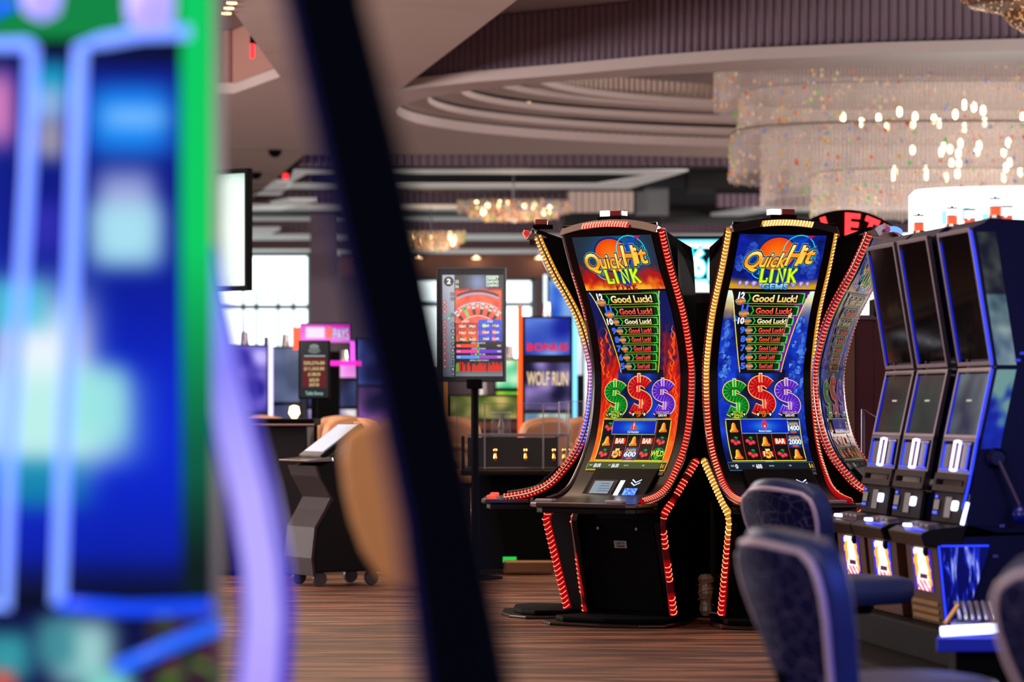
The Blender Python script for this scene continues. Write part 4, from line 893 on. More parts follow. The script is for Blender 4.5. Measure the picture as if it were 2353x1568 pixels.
# plinth the row stands on
dv = Vector((-.147, .989)); nv = Vector((-.989, -.147)); o0 = Vector((2.068, 13.06))
def rowpt(t_, f): q = o0+dv*t_+nv*f; return (q.x, q.y)
t = thing('machine_plinth', 'long black raised plinth under the row of reel machines', 'plinth', (0, 0, 0))
MB().slab([rowpt(-1.1, .30), rowpt(-1.1, -.6), rowpt(1.9, -.6), rowpt(1.9, .30)], .05, .298).obj('plinth', BLACKM, t, bevel=.01)
MB().slab([rowpt(-1.1, .58), rowpt(-1.1, .0), rowpt(1.2, .0), rowpt(1.2, .42), rowpt(.9, .55)], .04, .16).obj('step', BLACKM, t, bevel=.03)
MB().slab([rowpt(-1.1, .5), rowpt(-1.1, -.5), rowpt(1.8, -.5), rowpt(1.8, .35)], .0, .05).obj('kick_base', mat('kick_grey', (.20, .18, .17), .6), t)
br = MB(); q = P(1968, 1448, 14.9)
for k in range(9): br.tube([(q.x+k*.012, 14.3, .02), (q.x+k*.012, 14.3, .20)], .006, 6)
br.obj('brass_fluting', mat('brass', (.85, .68, .38), .25, 1.0), t)
# nearer machine's glowing foot rest and the chrome coin tray behind it
t = thing('foot_rest', 'low foot rest with a glowing blue-white bar at the lower right', 'foot rest', (0, 0, 0))
Y = 11.3; a = P(2162, 1452, Y); b = P(2298, 1444, Y)
MB().tube([a, a.lerp(b, .5), b], .018, 10).obj('light_bar', WHITE_L, t, smooth=True)
MB().slab([(a.x-.02, Y-.02), (b.x+.06, Y-.02), (b.x+.3, Y+.5), (a.x+.04, Y+.3)], a.z-.075, a.z-.022).obj('rest_plate', mat('rest_blue', (.10, .20, .85), .3), t, bevel=.006)
MB().slab([(a.x+.06, Y+.05), (b.x+.4, Y+.05), (b.x+.4, Y+.6), (a.x+.10, Y+.5)], .0, a.z-.075).obj('rest_base', BLACKM, t, bevel=.01)
t = thing('coin_tray', 'small ribbed chrome coin tray standing behind the glowing bar', 'tray', tuple(P(2235, 1428, 11.7)))
MB().slab([(-.09, -.03), (.10, -.03), (.12, .12), (-.05, .12)], -.02, .0).obj('tray_floor', CHROME, t, bevel=.004)
for k in range(7): MB().box((-.05+k*.026, .05, .038), (.014, .03, .075), rot=Matrix.Rotation(-.25, 3, 'Y')).obj('rib', CHROME, t, bevel=.004)
MB().tube([(-.11, -.03, -.01), (-.055, 0, .06)], .008, 8).obj('strut', mat('brass', (.8, .6, .4), .3, 1.0), t)
MB().box((.125, -.03, .02), (.05, .03, .028)).obj('blue_lamp', BLUE_L, t, bevel=.01)

# ---------------------------------------------------------------- stools
def shell_cloth():
    m = bpy.data.materials.new('patterned_blue_cloth'); m.use_nodes = True; nt = m.node_tree; b = nt.nodes['Principled BSDF']; N = nt.nodes.new; L = nt.links.new
    tc = N('ShaderNodeTexCoord'); v = N('ShaderNodeTexVoronoi'); v.feature = 'DISTANCE_TO_EDGE'; v.inputs['Scale'].default_value = 22; L(tc.outputs['Object'], v.inputs['Vector'])
    n = N('ShaderNodeTexNoise'); n.inputs['Scale'].default_value = 14; n.inputs['Detail'].default_value = 4; L(tc.outputs['Object'], n.inputs['Vector'])
    mr = N('ShaderNodeMapRange'); mr.inputs['From Min'].default_value = .0; mr.inputs['From Max'].default_value = .022; mr.inputs['To Min'].default_value = 1; mr.inputs['To Max'].default_value = 0; L(v.outputs['Distance'], mr.inputs['Value'])
    mu = N('ShaderNodeMath'); mu.operation = 'MULTIPLY'; L(mr.outputs['Result'], mu.inputs[0]); L(n.outputs['Fac'], mu.inputs[1])
    mx = N('ShaderNodeMix'); mx.data_type = 'RGBA'; mx.inputs[6].default_value = (*lin((.05, .07, .26)), 1); mx.inputs[7].default_value = (*lin((.62, .58, .78)), 1); L(mu.outputs[0], mx.inputs[0]); L(mx.outputs[2], b.inputs['Base Color'])
    b.inputs['Roughness'].default_value = .7; b.inputs['Specular IOR Level'].default_value = .15; return m
CLOTH = shell_cloth(); LEATH = mat('teal_blue_leather', (.17, .24, .42), .42, nscale=90, bump=.15); PIPE = mat('lilac_piping', (.80, .73, .82), .45)
POST = mat('satin_post', (.55, .50, .60), .35, .8)
def stool(label, loc, rz, leather=LEATH, cloth=CLOTH, pipe=PIPE, group='upholstered casino stools', seat_z=.52, metal=POST, lean=.32, arms=False):
    t = thing('casino_stool', label, 'stool', (loc[0], loc[1], 0), rz, group)
    # back: outline half widths by height (waisted), rear shell, piping, front cushion
    hs = [0, .06, .14, .22, .29, .345, .38, .40]; ws = [.13, .145, .175, .205, .222, .222, .205, .165]
    z0 = seat_z-.03; NU = 12
    def pt(h, a, d):            # h height, a in -1..1 across, d depth toward the sitter
        w = float(np.interp(h, hs, ws)); x = w*a; top = h+ (0.022*(1-a*a) if h > .3 else 0)
        return (x, .17+lean*h*.9-.06*a*a-d, z0+top)
    H_ = np.linspace(0, .40, 18)
    def sheet(d0, d1, puff, nm, m, grow=0.0, top=0.0):
        vs = []; fs = []; A_ = np.linspace(-1, 1, NU+1)
        for d, pf in ((d0, 0), (d1, puff)):
            for h in H_:
                for a in A_:
                    e = max(0, (1-abs(a)**4))*max(0, 1-abs(2*h/.40-1)**6); p = pt(h, a*(1+grow), d+pf*e); vs.append((p[0], p[1], p[2]+top*(h/.4)**6))
        n = len(H_)*(NU+1); I = lambda s_, i, j: s_*n+i*(NU+1)+j
        for s_ in (0, 1):
            for i in range(len(H_)-1):
                for j in range(NU): fs.append((I(s_, i, j), I(s_, i, j+1), I(s_, i+1, j+1), I(s_, i+1, j)))
        for i in range(len(H_)-1):
            for j in (0, NU): fs.append((I(0, i, j), I(0, i+1, j), I(1, i+1, j), I(1, i, j)))
        for j in range(NU):
            for i in (0, len(H_)-1): fs.append((I(0, i, j), I(0, i, j+1), I(1, i, j+1), I(1, i, j)))
        o = MB().add(vs, fs).obj(nm, m, t, smooth=True, bevel=.012, seg=3); return o
    sheet(-.012, .012, .0, 'back_shell', cloth)
    sheet(.012, .085, .03, 'back_cushion', leather, .02, .038)
    edge = [pt(h, -1.0, -.004) for h in H_]+[pt(.40, a, -.004) for a in np.linspace(-1, 1, 10)[1:-1]]+[pt(h, 1.0, -.004) for h in H_[::-1]]
    MB().tube(edge, .011, 8).obj('piping', pipe, t, smooth=True)
    if arms:
        for sx in (-1, 1): MB().tube([(sx*.22, .20, seat_z+.20), (sx*.265, .02, seat_z+.20), (sx*.27, -.16, seat_z+.17), (sx*.25, -.22, seat_z+.08), (sx*.23, -.20, seat_z-.02)], .032, 10).obj('arm', leather, t, smooth=True)
    # seat
    sp = [(x, y) for x, y in ellipse(0, -.13, .245, .27, 40, 3.2)]; mb = MB(); vs = []; R = [(-.055, .86), (-.05, .95), (-.02, 1.0), (.02, 1.0), (.042, .95), (.052, .84), (.056, .5)]
    for dz, k in R: vs += [(x*k, (y+.13)*k-.13, seat_z-.03+dz) for x, y in sp]
    fs = [(i*40+j, i*40+(j+1) % 40, (i+1)*40+(j+1) % 40, (i+1)*40+j) for i in range(len(R)-1) for j in range(40)]+[tuple(range(39, -1, -1)), tuple(range(240, 280))]
    mb.add(vs, fs).obj('seat', leather, t, smooth=True)
    MB().box((0, -.05, seat_z-.105), (.26, .26, .04)).obj('seat_plate', BLACKM, t, bevel=.008)
    MB().tube([(0, .10, seat_z-.11), (0, .185, seat_z-.09), (0, .20, seat_z+.05)], .018, 8).obj('back_bracket', BLACKM, t)
    MB().tube([(0, -.05, .02), (0, -.05, seat_z-.12)], .04, 20).obj('post', metal, t, smooth=True)
    MB().lathe([(.24, 0), (.24, .012), (.20, .022), (.05, .035)], (0, -.05, 0), 32).obj('foot', metal, t)
    return t
stool('dark blue patterned stool back in the foreground, lowest and largest of the stools', tuple(P(1950, 0, 8.15)[:2]), D(112), seat_z=.495)
stool('dark blue patterned stool behind the large one, its grey seat toward the reel machines', tuple(P(1880, 0, 12.45)[:2]), D(125))
stool('blue stool cut off by the right edge of the photo', tuple(P(2595, 0, 6.5)[:2]), D(150))
# ---------------------------------------------------------------- out-of-focus machine and post close to the camera, left
Yn = 4.5; S_ = 7000/Yn
t = thing('slot_machine', 'very blurred blue-screened slot machine with neon frames filling the left foreground', 'slot machine', tuple(P(200, 930, Yn)))
o0_ = P(200, 930, Yn); L3 = lambda px, py, d=0.0: (P(px, py, Yn)-o0_)+Vector((0, d, 0))
def pm(u, y, h): v = L3(u, y); return (v.x, v.y-h, v.z)
MB().box(tuple(L3(50, 780, .14)), (850/S_, .24, 2500/S_)).obj('cabinet', NAVY, t, bevel=.004)
A = Art(pm, .002)
def scr(u, y):
    v = .35+.65*math.exp(-((y-1000)/330)**2); c = (.0, .10*v+.04, .32+.50*v)
    if y < 170: c = mix(c, (.0, .02, .12), (170-y)/60)
    c = mix(c, (.0, .02, .10), (y-1270)/110)
    for cx, cy, rx, ry, col, k in ((300, 275, 105, 85, (.10, .56, .98), 1.0), (310, 270, 75, 28, (.45, .72, 1), .9), (290, 480, 72, 95, (.62, .66, .88), 1), (290, 540, 88, 80, (.66, .88, .95), 1), (95, 880, 125, 220, (.93, .97, 1), 1),
                                   (120, 960, 190, 110, (.74, .94, .92), 1), (225, 930, 70, 90, (.60, .90, .90), .9), (120, 190, 45, 50, (.05, .60, .75), 1), (112, 240, 42, 45, (.55, .70, .90), 1), (115, 320, 34, 50, (.62, .60, .68), 1), (0, 250, 32, 90, (.85, .50, .75), 1),
                                   (100, 520, 55, 60, (.22, .18, .72), .8), (30, 700, 90, 60, (.30, .78, .85), .9), (80, 1110, 120, 60, (.0, .55, .65), .8), (-150, 700, 120, 400, (.2, .4, .95), .8)):
        d = ((u-cx)/rx)**4+((y-cy)/ry)**4; c = mix(c, col, k*math.exp(-d))
    return c
A.grid(-420, 110, 420, 1385, 84, 130, scr, 1)
def low(u, y):
    c = (.01, .04, .25)
    for cx, cy, rx, ry, col in ((190, 1500, 75, 80, (.62, .82, .82)), (130, 1480, 50, 60, (.25, .55, .60)), (15, 1510, 60, 60, (.20, .60, .65)), (5, 1570, 30, 30, (.85, .35, .30)), (250, 1590, 60, 50, (.5, .85, .8))): c = mix(c, col, math.exp(-((u-cx)/rx)**4-((y-cy)/ry)**4))
    if u > 340:
        n = nz(u*.03, y*.035, 3); c = mix((.05, .07, .14), (.45, .62, .18) if n > .1 else (.55, .12, .30), abs(n)*1.6)
    return c
A.grid(-420, 1400, 500, 1740, 60, 36, low, 1); A.mb.obj('screen', picture_mat('foreground_screen_picture', 1.0), t)
gm = picture_mat('green_side_light', 1.0)
A = Art(pm, .002); A.grid(418, -150, 490, 1400, 4, 60, lambda u, y: mix(mix((.0, .80, .38), (.0, .36, .26), (y-560)/480), (.01, .10, .10), (y-1080)/220), 3)
A.grid(-420, -160, 490, 90, 20, 8, lambda u, y: mix((.02, .52, .25), (.0, .75, .38), (u-380)/100), 2)
A.mb.obj('green_side_light', gm, t)
TB = mat('neon_tube_blue', (.4, .5, 1), .3, emit=(.46, .60, 1), es=1.35); TBB = mat('neon_tube_deep_blue', (.05, .25, 1), .3, emit=(.04, .30, 1), es=.95)
def neon(path, m, r, nm='neon_tube'):
    mb = MB(); mb.tube([L3(x, y, -.022) for x, y in path], r, 10); return mb.obj(nm, m, t, smooth=True)
neon([(-300, 112), (72, 106), (80, 112), (70, 400), (52, 700), (30, 1000), (18, 1390), (-300, 1395)], TB, .0095)
neon([(440, 78), (330, 82), (240, 98), (190, 112), (178, 400), (168, 700), (152, 1000), (138, 1385)], TB, .0105)
neon([(138, 1385), (300, 1398), (492, 1392)], TBB, .0095); neon([(510, 1435), (420, 1470), (270, 1535)], mat('neon_tube_blue_dim', (.1, .35, 1), .3, emit=(.12, .42, 1), es=.95), .010)
neon([(-60, 60), (10, 20), (40, 10)], TBB, .008)
MB().lathe([(.004, -.043), (.033, -.03), (.037, .0), (.027, .04)], tuple(L3(352, 15, -.04)), 16).obj('lilac_lamp', mat('lilac_lamp', (.7, .6, 1), .3, emit=(.66, .62, 1), es=1.1), t, smooth=True)
MB().lathe([(.004, -.035), (.025, -.024), (.03, .0), (.02, .04)], tuple(L3(105, 0, -.04)), 16).obj('lilac_lamp', MATS['lilac_lamp'], t, smooth=True)
# curved lilac light tube of the same cabinet
vt = MB(); path = [(478, 560), (490, 700), (505, 850), (535, 1000), (572, 1150), (598, 1300), (606, 1420), (596, 1560), (570, 1740)]
pp = [L3(x, y, .02) for x, y in path]
vt.tube(pp, [.006, .014, .022, .026, .027, .027, .028, .030, .032], 14, 0, cols=[(.42, .55, 1), (.50, .58, 1), (.55, .52, 1), (.66, .62, 1), (.72, .66, 1), (.72, .66, 1), (.72, .66, 1), (.70, .62, 1), (.68, .58, 1)])
vt.obj('curved_light_tube', picture_mat('lilac_tube_light', 1.05, .3), t, smooth=True)
vb = MB(); vb.tube([p+Vector((.002, .022, 0)) for p in pp], [.008, .019, .030, .036, .038, .039, .040, .042, .044], 12, 0, cols=[(.22, .16, .85)]*9)
vb.obj('tube_backing', picture_mat('violet_backing_light', .8, .3), t, smooth=True)
# dark post of the neighbouring cabinet
Yp = 3.2; t = thing('cabinet_post', 'blurred near-black slanting post crossing the picture from top to bottom', 'post', tuple(P(900, 784, Yp)))
op = P(900, 784, Yp); lp = [(618, -260), (664, 0), (732, 300), (795, 600), (868, 900), (930, 1200), (975, 1568), (995, 1760)]; rp = [(790, -260), (838, 0), (915, 300), (982, 600), (1046, 900), (1108, 1200), (1178, 1568), (1205, 1760)]
vs = []
for (a, b), (c_, d_) in zip(lp, rp):
    for dy in (0, .06):
        v = P(a, b, Yp)-op; w = P(c_, d_, Yp)-op; vs += [(v.x, dy, v.z), (w.x, dy, w.z)]
fs = []
for i in range(len(lp)-1):
    a = i*4; b = a+4; fs += [(a, a+1, b+1, b), (a+2, b+2, b+3, a+3), (a, b, b+2, a+2), (a+1, a+3, b+3, b+1)]
fs += [(0, 2, 3, 1), (28, 29, 31, 30)]
MB().add(vs, fs).obj('post', mat('post_navy_black', (.03, .06, .15), .8, spec=.1, noise_amt=.3, nscale=4), t, bevel=.004)
mb = MB(); mb.tube([(P(a, b, Yp)-op)+Vector((-.001, .008, 0)) for a, b in lp], .008, 8); mb.obj('blue_edge', mat('post_edge_reflection', (.03, .04, .32), .4, emit=(.02, .03, .30), es=.55), t)  # blue reflection along the post's left edge, made as a glowing strip

# ---------------------------------------------------------------- roulette display, table and shield
Y = 21.8; q = P(1083, 748, Y); t = thing('roulette_display', 'tall black screen of roulette numbers on a pole left of the curved machines', 'display', (q.x, q.y, 0), D(-6))
W2, Z0, Z1 = .245, P(0, 878, Y).z, P(0, 617, Y).z
MB().box((0, .03, (Z0+Z1)/2), (W2*2, .06, Z1-Z0)).obj('housing', BLACK, t, bevel=.006)
for x in (-W2, W2): MB().box((x, -.003, (Z0+Z1)/2), (.012, .03, Z1-Z0)).obj('side_trim', mat('trim_grey', (.35, .40, .45), .5, .3), t)
MB().box((0, -.003, Z1), (W2*2, .03, .01)).obj('top_trim', MATS['trim_grey'], t)
MB().tube([(0.02, .04, .0), (0.02, .04, Z0)], .028, 12).obj('pole', BLACKM, t); MB().lathe([(.2, 0), (.2, .015), (.04, .03)], (.02, .04, 0), 24).obj('foot', BLACKM, t); MB().box((.02, .03, Z0-.015), (.11, .07, .07)).obj('bracket', BLACKM, t, bevel=.006)
dm = lambda u, y, h: ((u-1083)/321, -h-.004, P(0, y, Y).z)
A = Art(dm, .0012)
A.rect(1013, 632, 1158, 866, (.03, .03, .05), 0)
A.grid(1016, 632, 1044, 866, 3, 12, lambda u, y: mix((.72, .74, .80), (.50, .52, .58), (y-632)/234), 1)
A.grid(1046, 632, 1153, 668, 12, 4, lambda u, y: mix((.06, .06, .09), (.48, .56, .72), gauss(u, y, 1098, 650, 26, 30)), 1)
A.ell(1031, 647, 11.5, 11.5, (.04, .05, .05), 2, 24); A.text('2', 1027, 652, 1035, 641, [(.04, (1, 1, .95), 3)])
for st, a, yy in (('25', 1046, 651), ('36', 1046, 662)): A.text(st, a, yy, a+8, yy-7, [(.03, (.85, .88, .75), 2)])
for st, yy in (('DESERT', 643), ('DIAMOND', 651), ('CASINO', 659)): A.text(st, 1118, yy, 1146, yy-6, [(.05, (.85, .95, .85), 2)])
A.rect(1118, 634, 1146, 636, (.85, .95, .85), 2)
for i, (n_, yy, k) in enumerate([('32', 676, 'w'), ('30', 687, 'w'), ('5', 695, 'r'), ('12', 706, 'r'), ('3', 717, 'r'), ('26', 724, 'w'), ('0', 732, 'g'), ('23', 739, 'r'), ('15', 746, 'k'), ('19', 754, 'r'), ('4', 761, 'k'), ('21', 769, 'r'), ('8', 776, 'k'), ('25', 784, 'r'), ('17', 791, 'k'), ('34', 798, 'r'), ('6', 805, 'k'), ('27', 813, 'r'), ('13', 820, 'k'), ('36', 828, 'r'), ('11', 834, 'k'), ('30', 843, 'r'), ('8', 849, 'k'), ('10', 860, 'k')]):
    x = {'r': 1021, 'k': 1040, 'w': 1039, 'g': 1031}[k]; c = {'r': (.85, .10, .08), 'k': (.06, .10, .10), 'w': (.16, .20, .20), 'g': (.15, .70, .30)}[k]
    A.ell(x, yy, 4.8, 4.8, c, 2, 14)
    if k == 'w': A.ell(x, yy, 3.4, 3.4, (.65, .66, .70), 3, 12)
    A.text(n_, x-2.5, yy+2.3, x+2.5, yy-2.3, [(.02, (1, 1, 1) if k != 'w' else (.1, .1, .1), 4)])
A.grid(1046, 664, 1153, 742, 24, 20, lambda u, y: mix((.90, .20, .06), (1, .42, .16), .5+nz(u*.06, y*.06)), 1)
wc = (1098, 775); arc = lambda r, a0, a1, n=24: [(wc[0]+r*math.sin(a), wc[1]-r*.98*math.cos(a)) for a in np.linspace(a0, a1, n)]
am = {110: .50, 104: .52, 80: .72, 68: .88, 56: 1.0, 48: 1.0}
for r, w, c in ((108, 5, (.12, .13, .20)), (102, 4, (.62, .66, .78)), (81, 2.5, (.75, .78, .85)), (50, 2, (.88, .80, .80))):
    A.stroke(arc(r, -am.get(r, min(1, 50/r)), am.get(r, min(1, 50/r))), w, c, 2)
nums = ['29', '7', '28', '12', '10', '27', '20', '5', '8', '19', '11']
for i in range(11):
    a = (i-5)*.145; cc = [(.08, .08, .08), (.95, .30, .12)][i % 2] if i != 2 else (.2, .75, .35)
    for (ra, rb, c) in ((52, 64, cc), (66, 78, (.95, .45, .38) if i % 2 else (.9, .92, .88))):
        A.poly([(wc[0]+r*math.sin(a+e), wc[1]-r*math.cos(a+e)) for r, e in ((ra, -.055), (rb, -.055), (rb, .055), (ra, .055))], c if i != 2 else (.4, .85, .5), 3)
    x, y = wc[0]+72*math.sin(a), wc[1]-72*math.cos(a)
    if abs(a) < .75: A.text(nums[i], x-3, y+3, x+3, y-3, [(.03, (.1, .1, .1) if i % 2 == 0 else (1, .95, .9), 4)])
A.grid(1048, 742, 1099, 785, 12, 10, lambda u, y: mix((.70, .12, .03), (.98, .45, .10), (y-745)/40+nz(u*.1, y*.1)*.6), 4)
A.grid(1099, 735, 1154, 785, 12, 10, lambda u, y: mix((.10, .15, .75), (.25, .40, .90), .5+nz(u*.1, y*.1)), 4)
A.text('HOT', 1068, 741, 1078, 737, [(.03, (1, 1, .9), 5)]); A.text('COLD', 1120, 741, 1133, 737, [(.03, (1, 1, 1), 5)])
for i, (x, y, c, s1) in enumerate([(1062, 750, 'r', '18x1'), (1084, 750, 'k', '29x1'), (1062, 765, 'r', '14x1'), (1084, 765, 'r', '16x1'), (1062, 780, 'k', '20x1'), (1084, 780, 'k', '2x1'), (1116, 749, 'g', '00x0'), (1139, 749, 'k', '17x0'), (1116, 764, 'r', '12x0'), (1139, 764, 'r', '32x0'), (1116, 779, 'k', '24x0'), (1139, 779, 'r', '1x0')]):
    A.ell(x-3, y, 5.5, 5.2, {'r': (.9, .12, .1), 'k': (.06, .06, .06), 'g': (.1, .8, .3)}[c], 5, 14); A.text(s1, x-6, y+2.6, x+8, y-2.6, [(.04, (1, .96, .85), 6)])
for y, c1, c2, s1, s2, s3 in ((795, (.98, .28, .10), (.04, .04, .05), '51%', '46%', 'RED BLACK'), (808, (.95, .25, .65), (.42, .22, .85), '51%', '46%', 'ODD EVEN'), (821, (.40, .60, .95), (.62, .30, .80), '49%', '49%', '1-18 19-36')):
    A.rect(1048, y-3.8, 1098, y+3.8, c1, 3); A.rect(1101, y-3.8, 1154, y+3.8, c2, 3); A.rect(1098, y-3.8, 1101, y+3.8, (.35, .85, .2), 4)
    A.text(s1, 1050, y+1.8, 1058, y-2, [(.02, (1, .9, .9), 5)]); A.text(s2, 1143, y+1.8, 1152, y-2, [(.02, (1, .95, .95), 5)]); A.text(s3, 1084, y-4.6, 1116, y-8, [(.02, (.9, .9, .95), 5)])
A.grid(1046, 827, 1156, 865, 10, 6, lambda u, y: mix((.12, .12, .14), (.55, .56, .58), (y-827)/38), 1); A.text('SPIN HISTORY', 1080, 830, 1124, 827, [(.02, (.9, .9, .9), 3)])
random.seed(5)
for i in range(38):
    x = 1048+i*2.8; h = random.uniform(12, 22); c = (.35, .85, .15) if i < 2 else ((.08, .07, .07) if i in (4, 8, 12, 25) else (.92, .18, .08)); A.rect(x, 854-h, x+2.3, 854, c, 3)
A.mb.obj('screen', picture_mat('roulette_screen_picture', 1.0), t)
# table pit in front of it
t = thing('roulette_table', 'black roulette table with clear shields beside the curved machines', 'table', tuple(P(1200, 0, 22.3)[:2])+(0,))
tx = lambda px: P(px, 0, 22.3).x-P(1200, 0, 22.3).x
MB().box((tx(1180), .45, .40), (tx(1278)-tx(1082), .9, .72)).obj('body', BLACKM, t, bevel=.03)
MB().box((tx(1200), .45, .755), (tx(1345)-tx(1060), 1.1, .05)).obj('top', BLACK, t, bevel=.015)
MB().box((tx(1215), .44, .06), (tx(1274)-tx(1156), .95, .11)).obj('bronze_base', BRONZE, t, bevel=.02)
MB().box((tx(1171), -.012, .115), (.10, .02, .04)).obj('green_label', mat('green_led_label', (.1, .8, .3), .4, emit=(.10, .70, .25), es=1.0), t)
def acrylic(name, tint=(.55, .58, .62), a=.10):
    if name in MATS: return MATS[name]
    m = bpy.data.materials.new(name); m.use_nodes = True; nt = m.node_tree; N = nt.nodes.new; L = nt.links.new; b = nt.nodes['Principled BSDF']
    b.inputs['Base Color'].default_value = (*lin(tint), 1); b.inputs['Roughness'].default_value = .08
    tr = N('ShaderNodeBsdfTransparent'); mx = N('ShaderNodeMixShader'); mx.inputs[0].default_value = a; L(tr.outputs[0], mx.inputs[1]); L(b.outputs[0], mx.inputs[2]); L(mx.outputs[0], nt.nodes['Material Output'].inputs['Surface']); MATS[name] = m; return m
AC = acrylic('clear_acrylic'); ACE = acrylic('acrylic_edge', (.75, .75, .8), .45)
sh = thing('acrylic_shield', 'row of clear upright acrylic shields on brass studs along the table', 'shield', (t.location.x, t.location.y-.12, .78))
def pane(px0, px1, y1, dy=0, ang=0, y0=1085):
    h = (y0-y1)/314; w = tx(px1)-tx(px0); o = MB().box((0, 0, h/2), (w, .008, h)).obj('pane', AC, sh); o.matrix_local = Matrix.Translation(((tx(px0)+tx(px1))/2, dy, 0)) @ Matrix.Rotation(ang, 4, 'Z')
    mb = MB()
    for x in (-w/2, w/2): mb.box((x, 0, h/2), (.007, .014, h))
    mb.box((0, 0, h), (w, .014, .006)); mb.obj('edge', ACE, o)
pane(1115, 1247, 935); pane(1249, 1283, 935, .02); pane(1300, 1338, 930, -.10); pane(1048, 1113, 935, .10); pane(1283, 1310, 932, .3, .6)
for px in (1138, 1207, 1272, 1295, 1310, 1325):
    MB().lathe([(.006, -.03), (.012, -.01), (.007, .02), (.013, .045), (.012, .055), (.004, .06)], (tx(px), -.02, .09), 12).obj('stud', mat('brass_stud', (.85, .6, .3), .2, 1.0), sh)
t2 = thing('chip_tray', 'thin silver rail tray across the roulette table behind the shields', 'tray', (t.location.x, t.location.y+.15, .78))
MB().box((tx(1190), 0, .245), (tx(1285)-tx(1055), .35, .02)).obj('rail', mat('rail_silver', (.60, .58, .62), .3, .8), t2); 
for px in (1062, 1280): MB().box((tx(px), 0, .118), (.02, .3, .235)).obj('leg', BLACKM, t2)
MB().box((tx(1175), .1, .115), (tx(1275)-tx(1070), .04, .22)).obj('dark_panel', BLACKM, t2)
c = thing('glass_cylinder', 'clear glass cylinder standing on the silver rail tray', 'cylinder', (t.location.x+tx(1151), t.location.y+.15, 1.037))
MB().lathe([(.075, 0), (.075, .155)], n=28).obj('wall', AC, c, smooth=True); MB().tube([(.075*math.cos(a), .075*math.sin(a), .155) for a in np.linspace(0, 6.28, 24)], .004, 6).obj('rim', ACE, c); MB().lathe([(.02, 0), (.024, .05), (.012, .1), (.03, .14)], n=14).obj('inner_column', CHROME, c)

# ---------------------------------------------------------------- kiosk on castors
Y = 21.1; q = P(770, 0, Y); t = thing('kiosk', 'slim black kiosk on castors with a tilted tablet screen', 'kiosk', (q.x, q.y, 0), D(-60))
KB = mat('kiosk_black', (.07, .06, .08), .6, spec=.12)
pr = [(.24, .82), (.215, .74), (.13, .60), (.17, .52), (.24, .40), (.26, .20), (.25, .10), (-.27, .10), (-.27, .55), (-.20, .80), (-.16, 1.0), (-.12, .98)]
MB().prism(pr, -.20, .20).obj('body', KB, t, bevel=.01)
MB().prism([(.12, .60), (.17, .52), (.245, .40), (.268, .20), (.255, .08), (.275, .08), (.29, .20), (.265, .41), (.19, .53), (.145, .61), (.235, .76), (.26, .83), (.24, .83), (.215, .75)], -.215, .215).obj('front_rim', mat('kiosk_rim_grey', (.19, .16, .17), .5, spec=.15), t)
MB().prism([(.32, .855), (.33, .87), (.13, .89), (.12, .86)], -.22, .22).obj('tray', CHROME, t, bevel=.005)
MB().prism([(.20, .90), (-.12, 1.12), (-.145, 1.09), (.175, .87)], -.17, .17).obj('tablet', BLACK, t, bevel=.005)
MB().prism([(.165, .930), (-.10, 1.112), (-.102, 1.107), (.163, .925)], -.145, .145).obj('tablet_screen', mat('tablet_screen', (.6, .65, .72), .3, emit=(.60, .66, .76), es=.75), t)
for x in (-.16, .16):
    for y in (-.2, .2):
        c = MB().lathe([(.05, -.015), (.055, 0), (.05, .015)], n=18).obj('castor', mat('castor_grey', (.25, .22, .25), .4), t); c.matrix_local = Matrix.Translation((x, y, .055)) @ Matrix.Rotation(math.pi/2, 4, 'Y')
# tan stools and dark gaming tables beyond
TAN = mat('tan_leather', (.82, .60, .42), .5, noise_amt=.08, nscale=8); TANB = mat('tan_back', (.72, .50, .34), .5, noise_amt=.1, nscale=8)
tan = lambda label, px, Y, rz, sz=.72: stool(label, tuple(P(px, 0, Y)[:2]), D(rz), TAN, TANB, TAN, 'tan stools at the far tables', sz, BRONZE, arms=True)
tan('tan stool just right of the kiosk behind the dark post', 905, 22.5, 100); tan('tan stool left of the kiosk at the far table', 772, 28.4, 200)
tan('tan stool farthest left, half behind the lilac light tube', 625, 28.5, 160); tan('tan stool above the kiosk tablet', 825, 26.7, 130)
tan('tan stool behind the clear shields, left one', 1080, 25.7, 140); tan('tan stool behind the clear shields, right one', 1225, 24.6, 215); tan('tan stool glimpsed through the rightmost shields', 1350, 25.7, 180)
tan('tan stool half hidden between the far-right curved machine and reel machines', 1985, 21.5, 120, .6); tan('tan stool directly left of the kiosk tablet', 760, 23.9, 230); tan('tan stool between the dark post and the roulette table', 1030, 23.9, 110)
def table(label, px, Y, w, leg=True):
    q = P(px, 0, Y); t = thing('gaming_table', label, 'table', (q.x, q.y, 0), 0, 'dark gaming tables far left')
    MB().box((0, 0, .76), (w, .9, .07)).obj('top', BLACK, t, bevel=.02); MB().box((0, 0, .38), (w*.6, .5, .70)).obj('pedestal', NAVYM, t, bevel=.02)
    MB().box((0, -.3, .03), (w*.8, .8, .06)).obj('foot', BLACKM, t); MB().tube([(-w/2, -.5, .74), (w/2, -.5, .74)], .02, 8).obj('rail', CHROME, t)
    MB().box((w*.15, .0, .83), (.2, .1, .06)).obj('shuffler', BLACKM, t, bevel=.01)
NAVYM = mat('navy_matte', (.06, .06, .13), .6)
table('dark gaming table left of the kiosk', 640, 25.2, 1.3); t = thing('pit_podium', 'tall black podium at the far tables left of the kiosk', 'podium', (P(575, 0, 22.6).x, 22.6, 0))  # podium added as a dark mass, also to darken reflections in the reel machines' glass
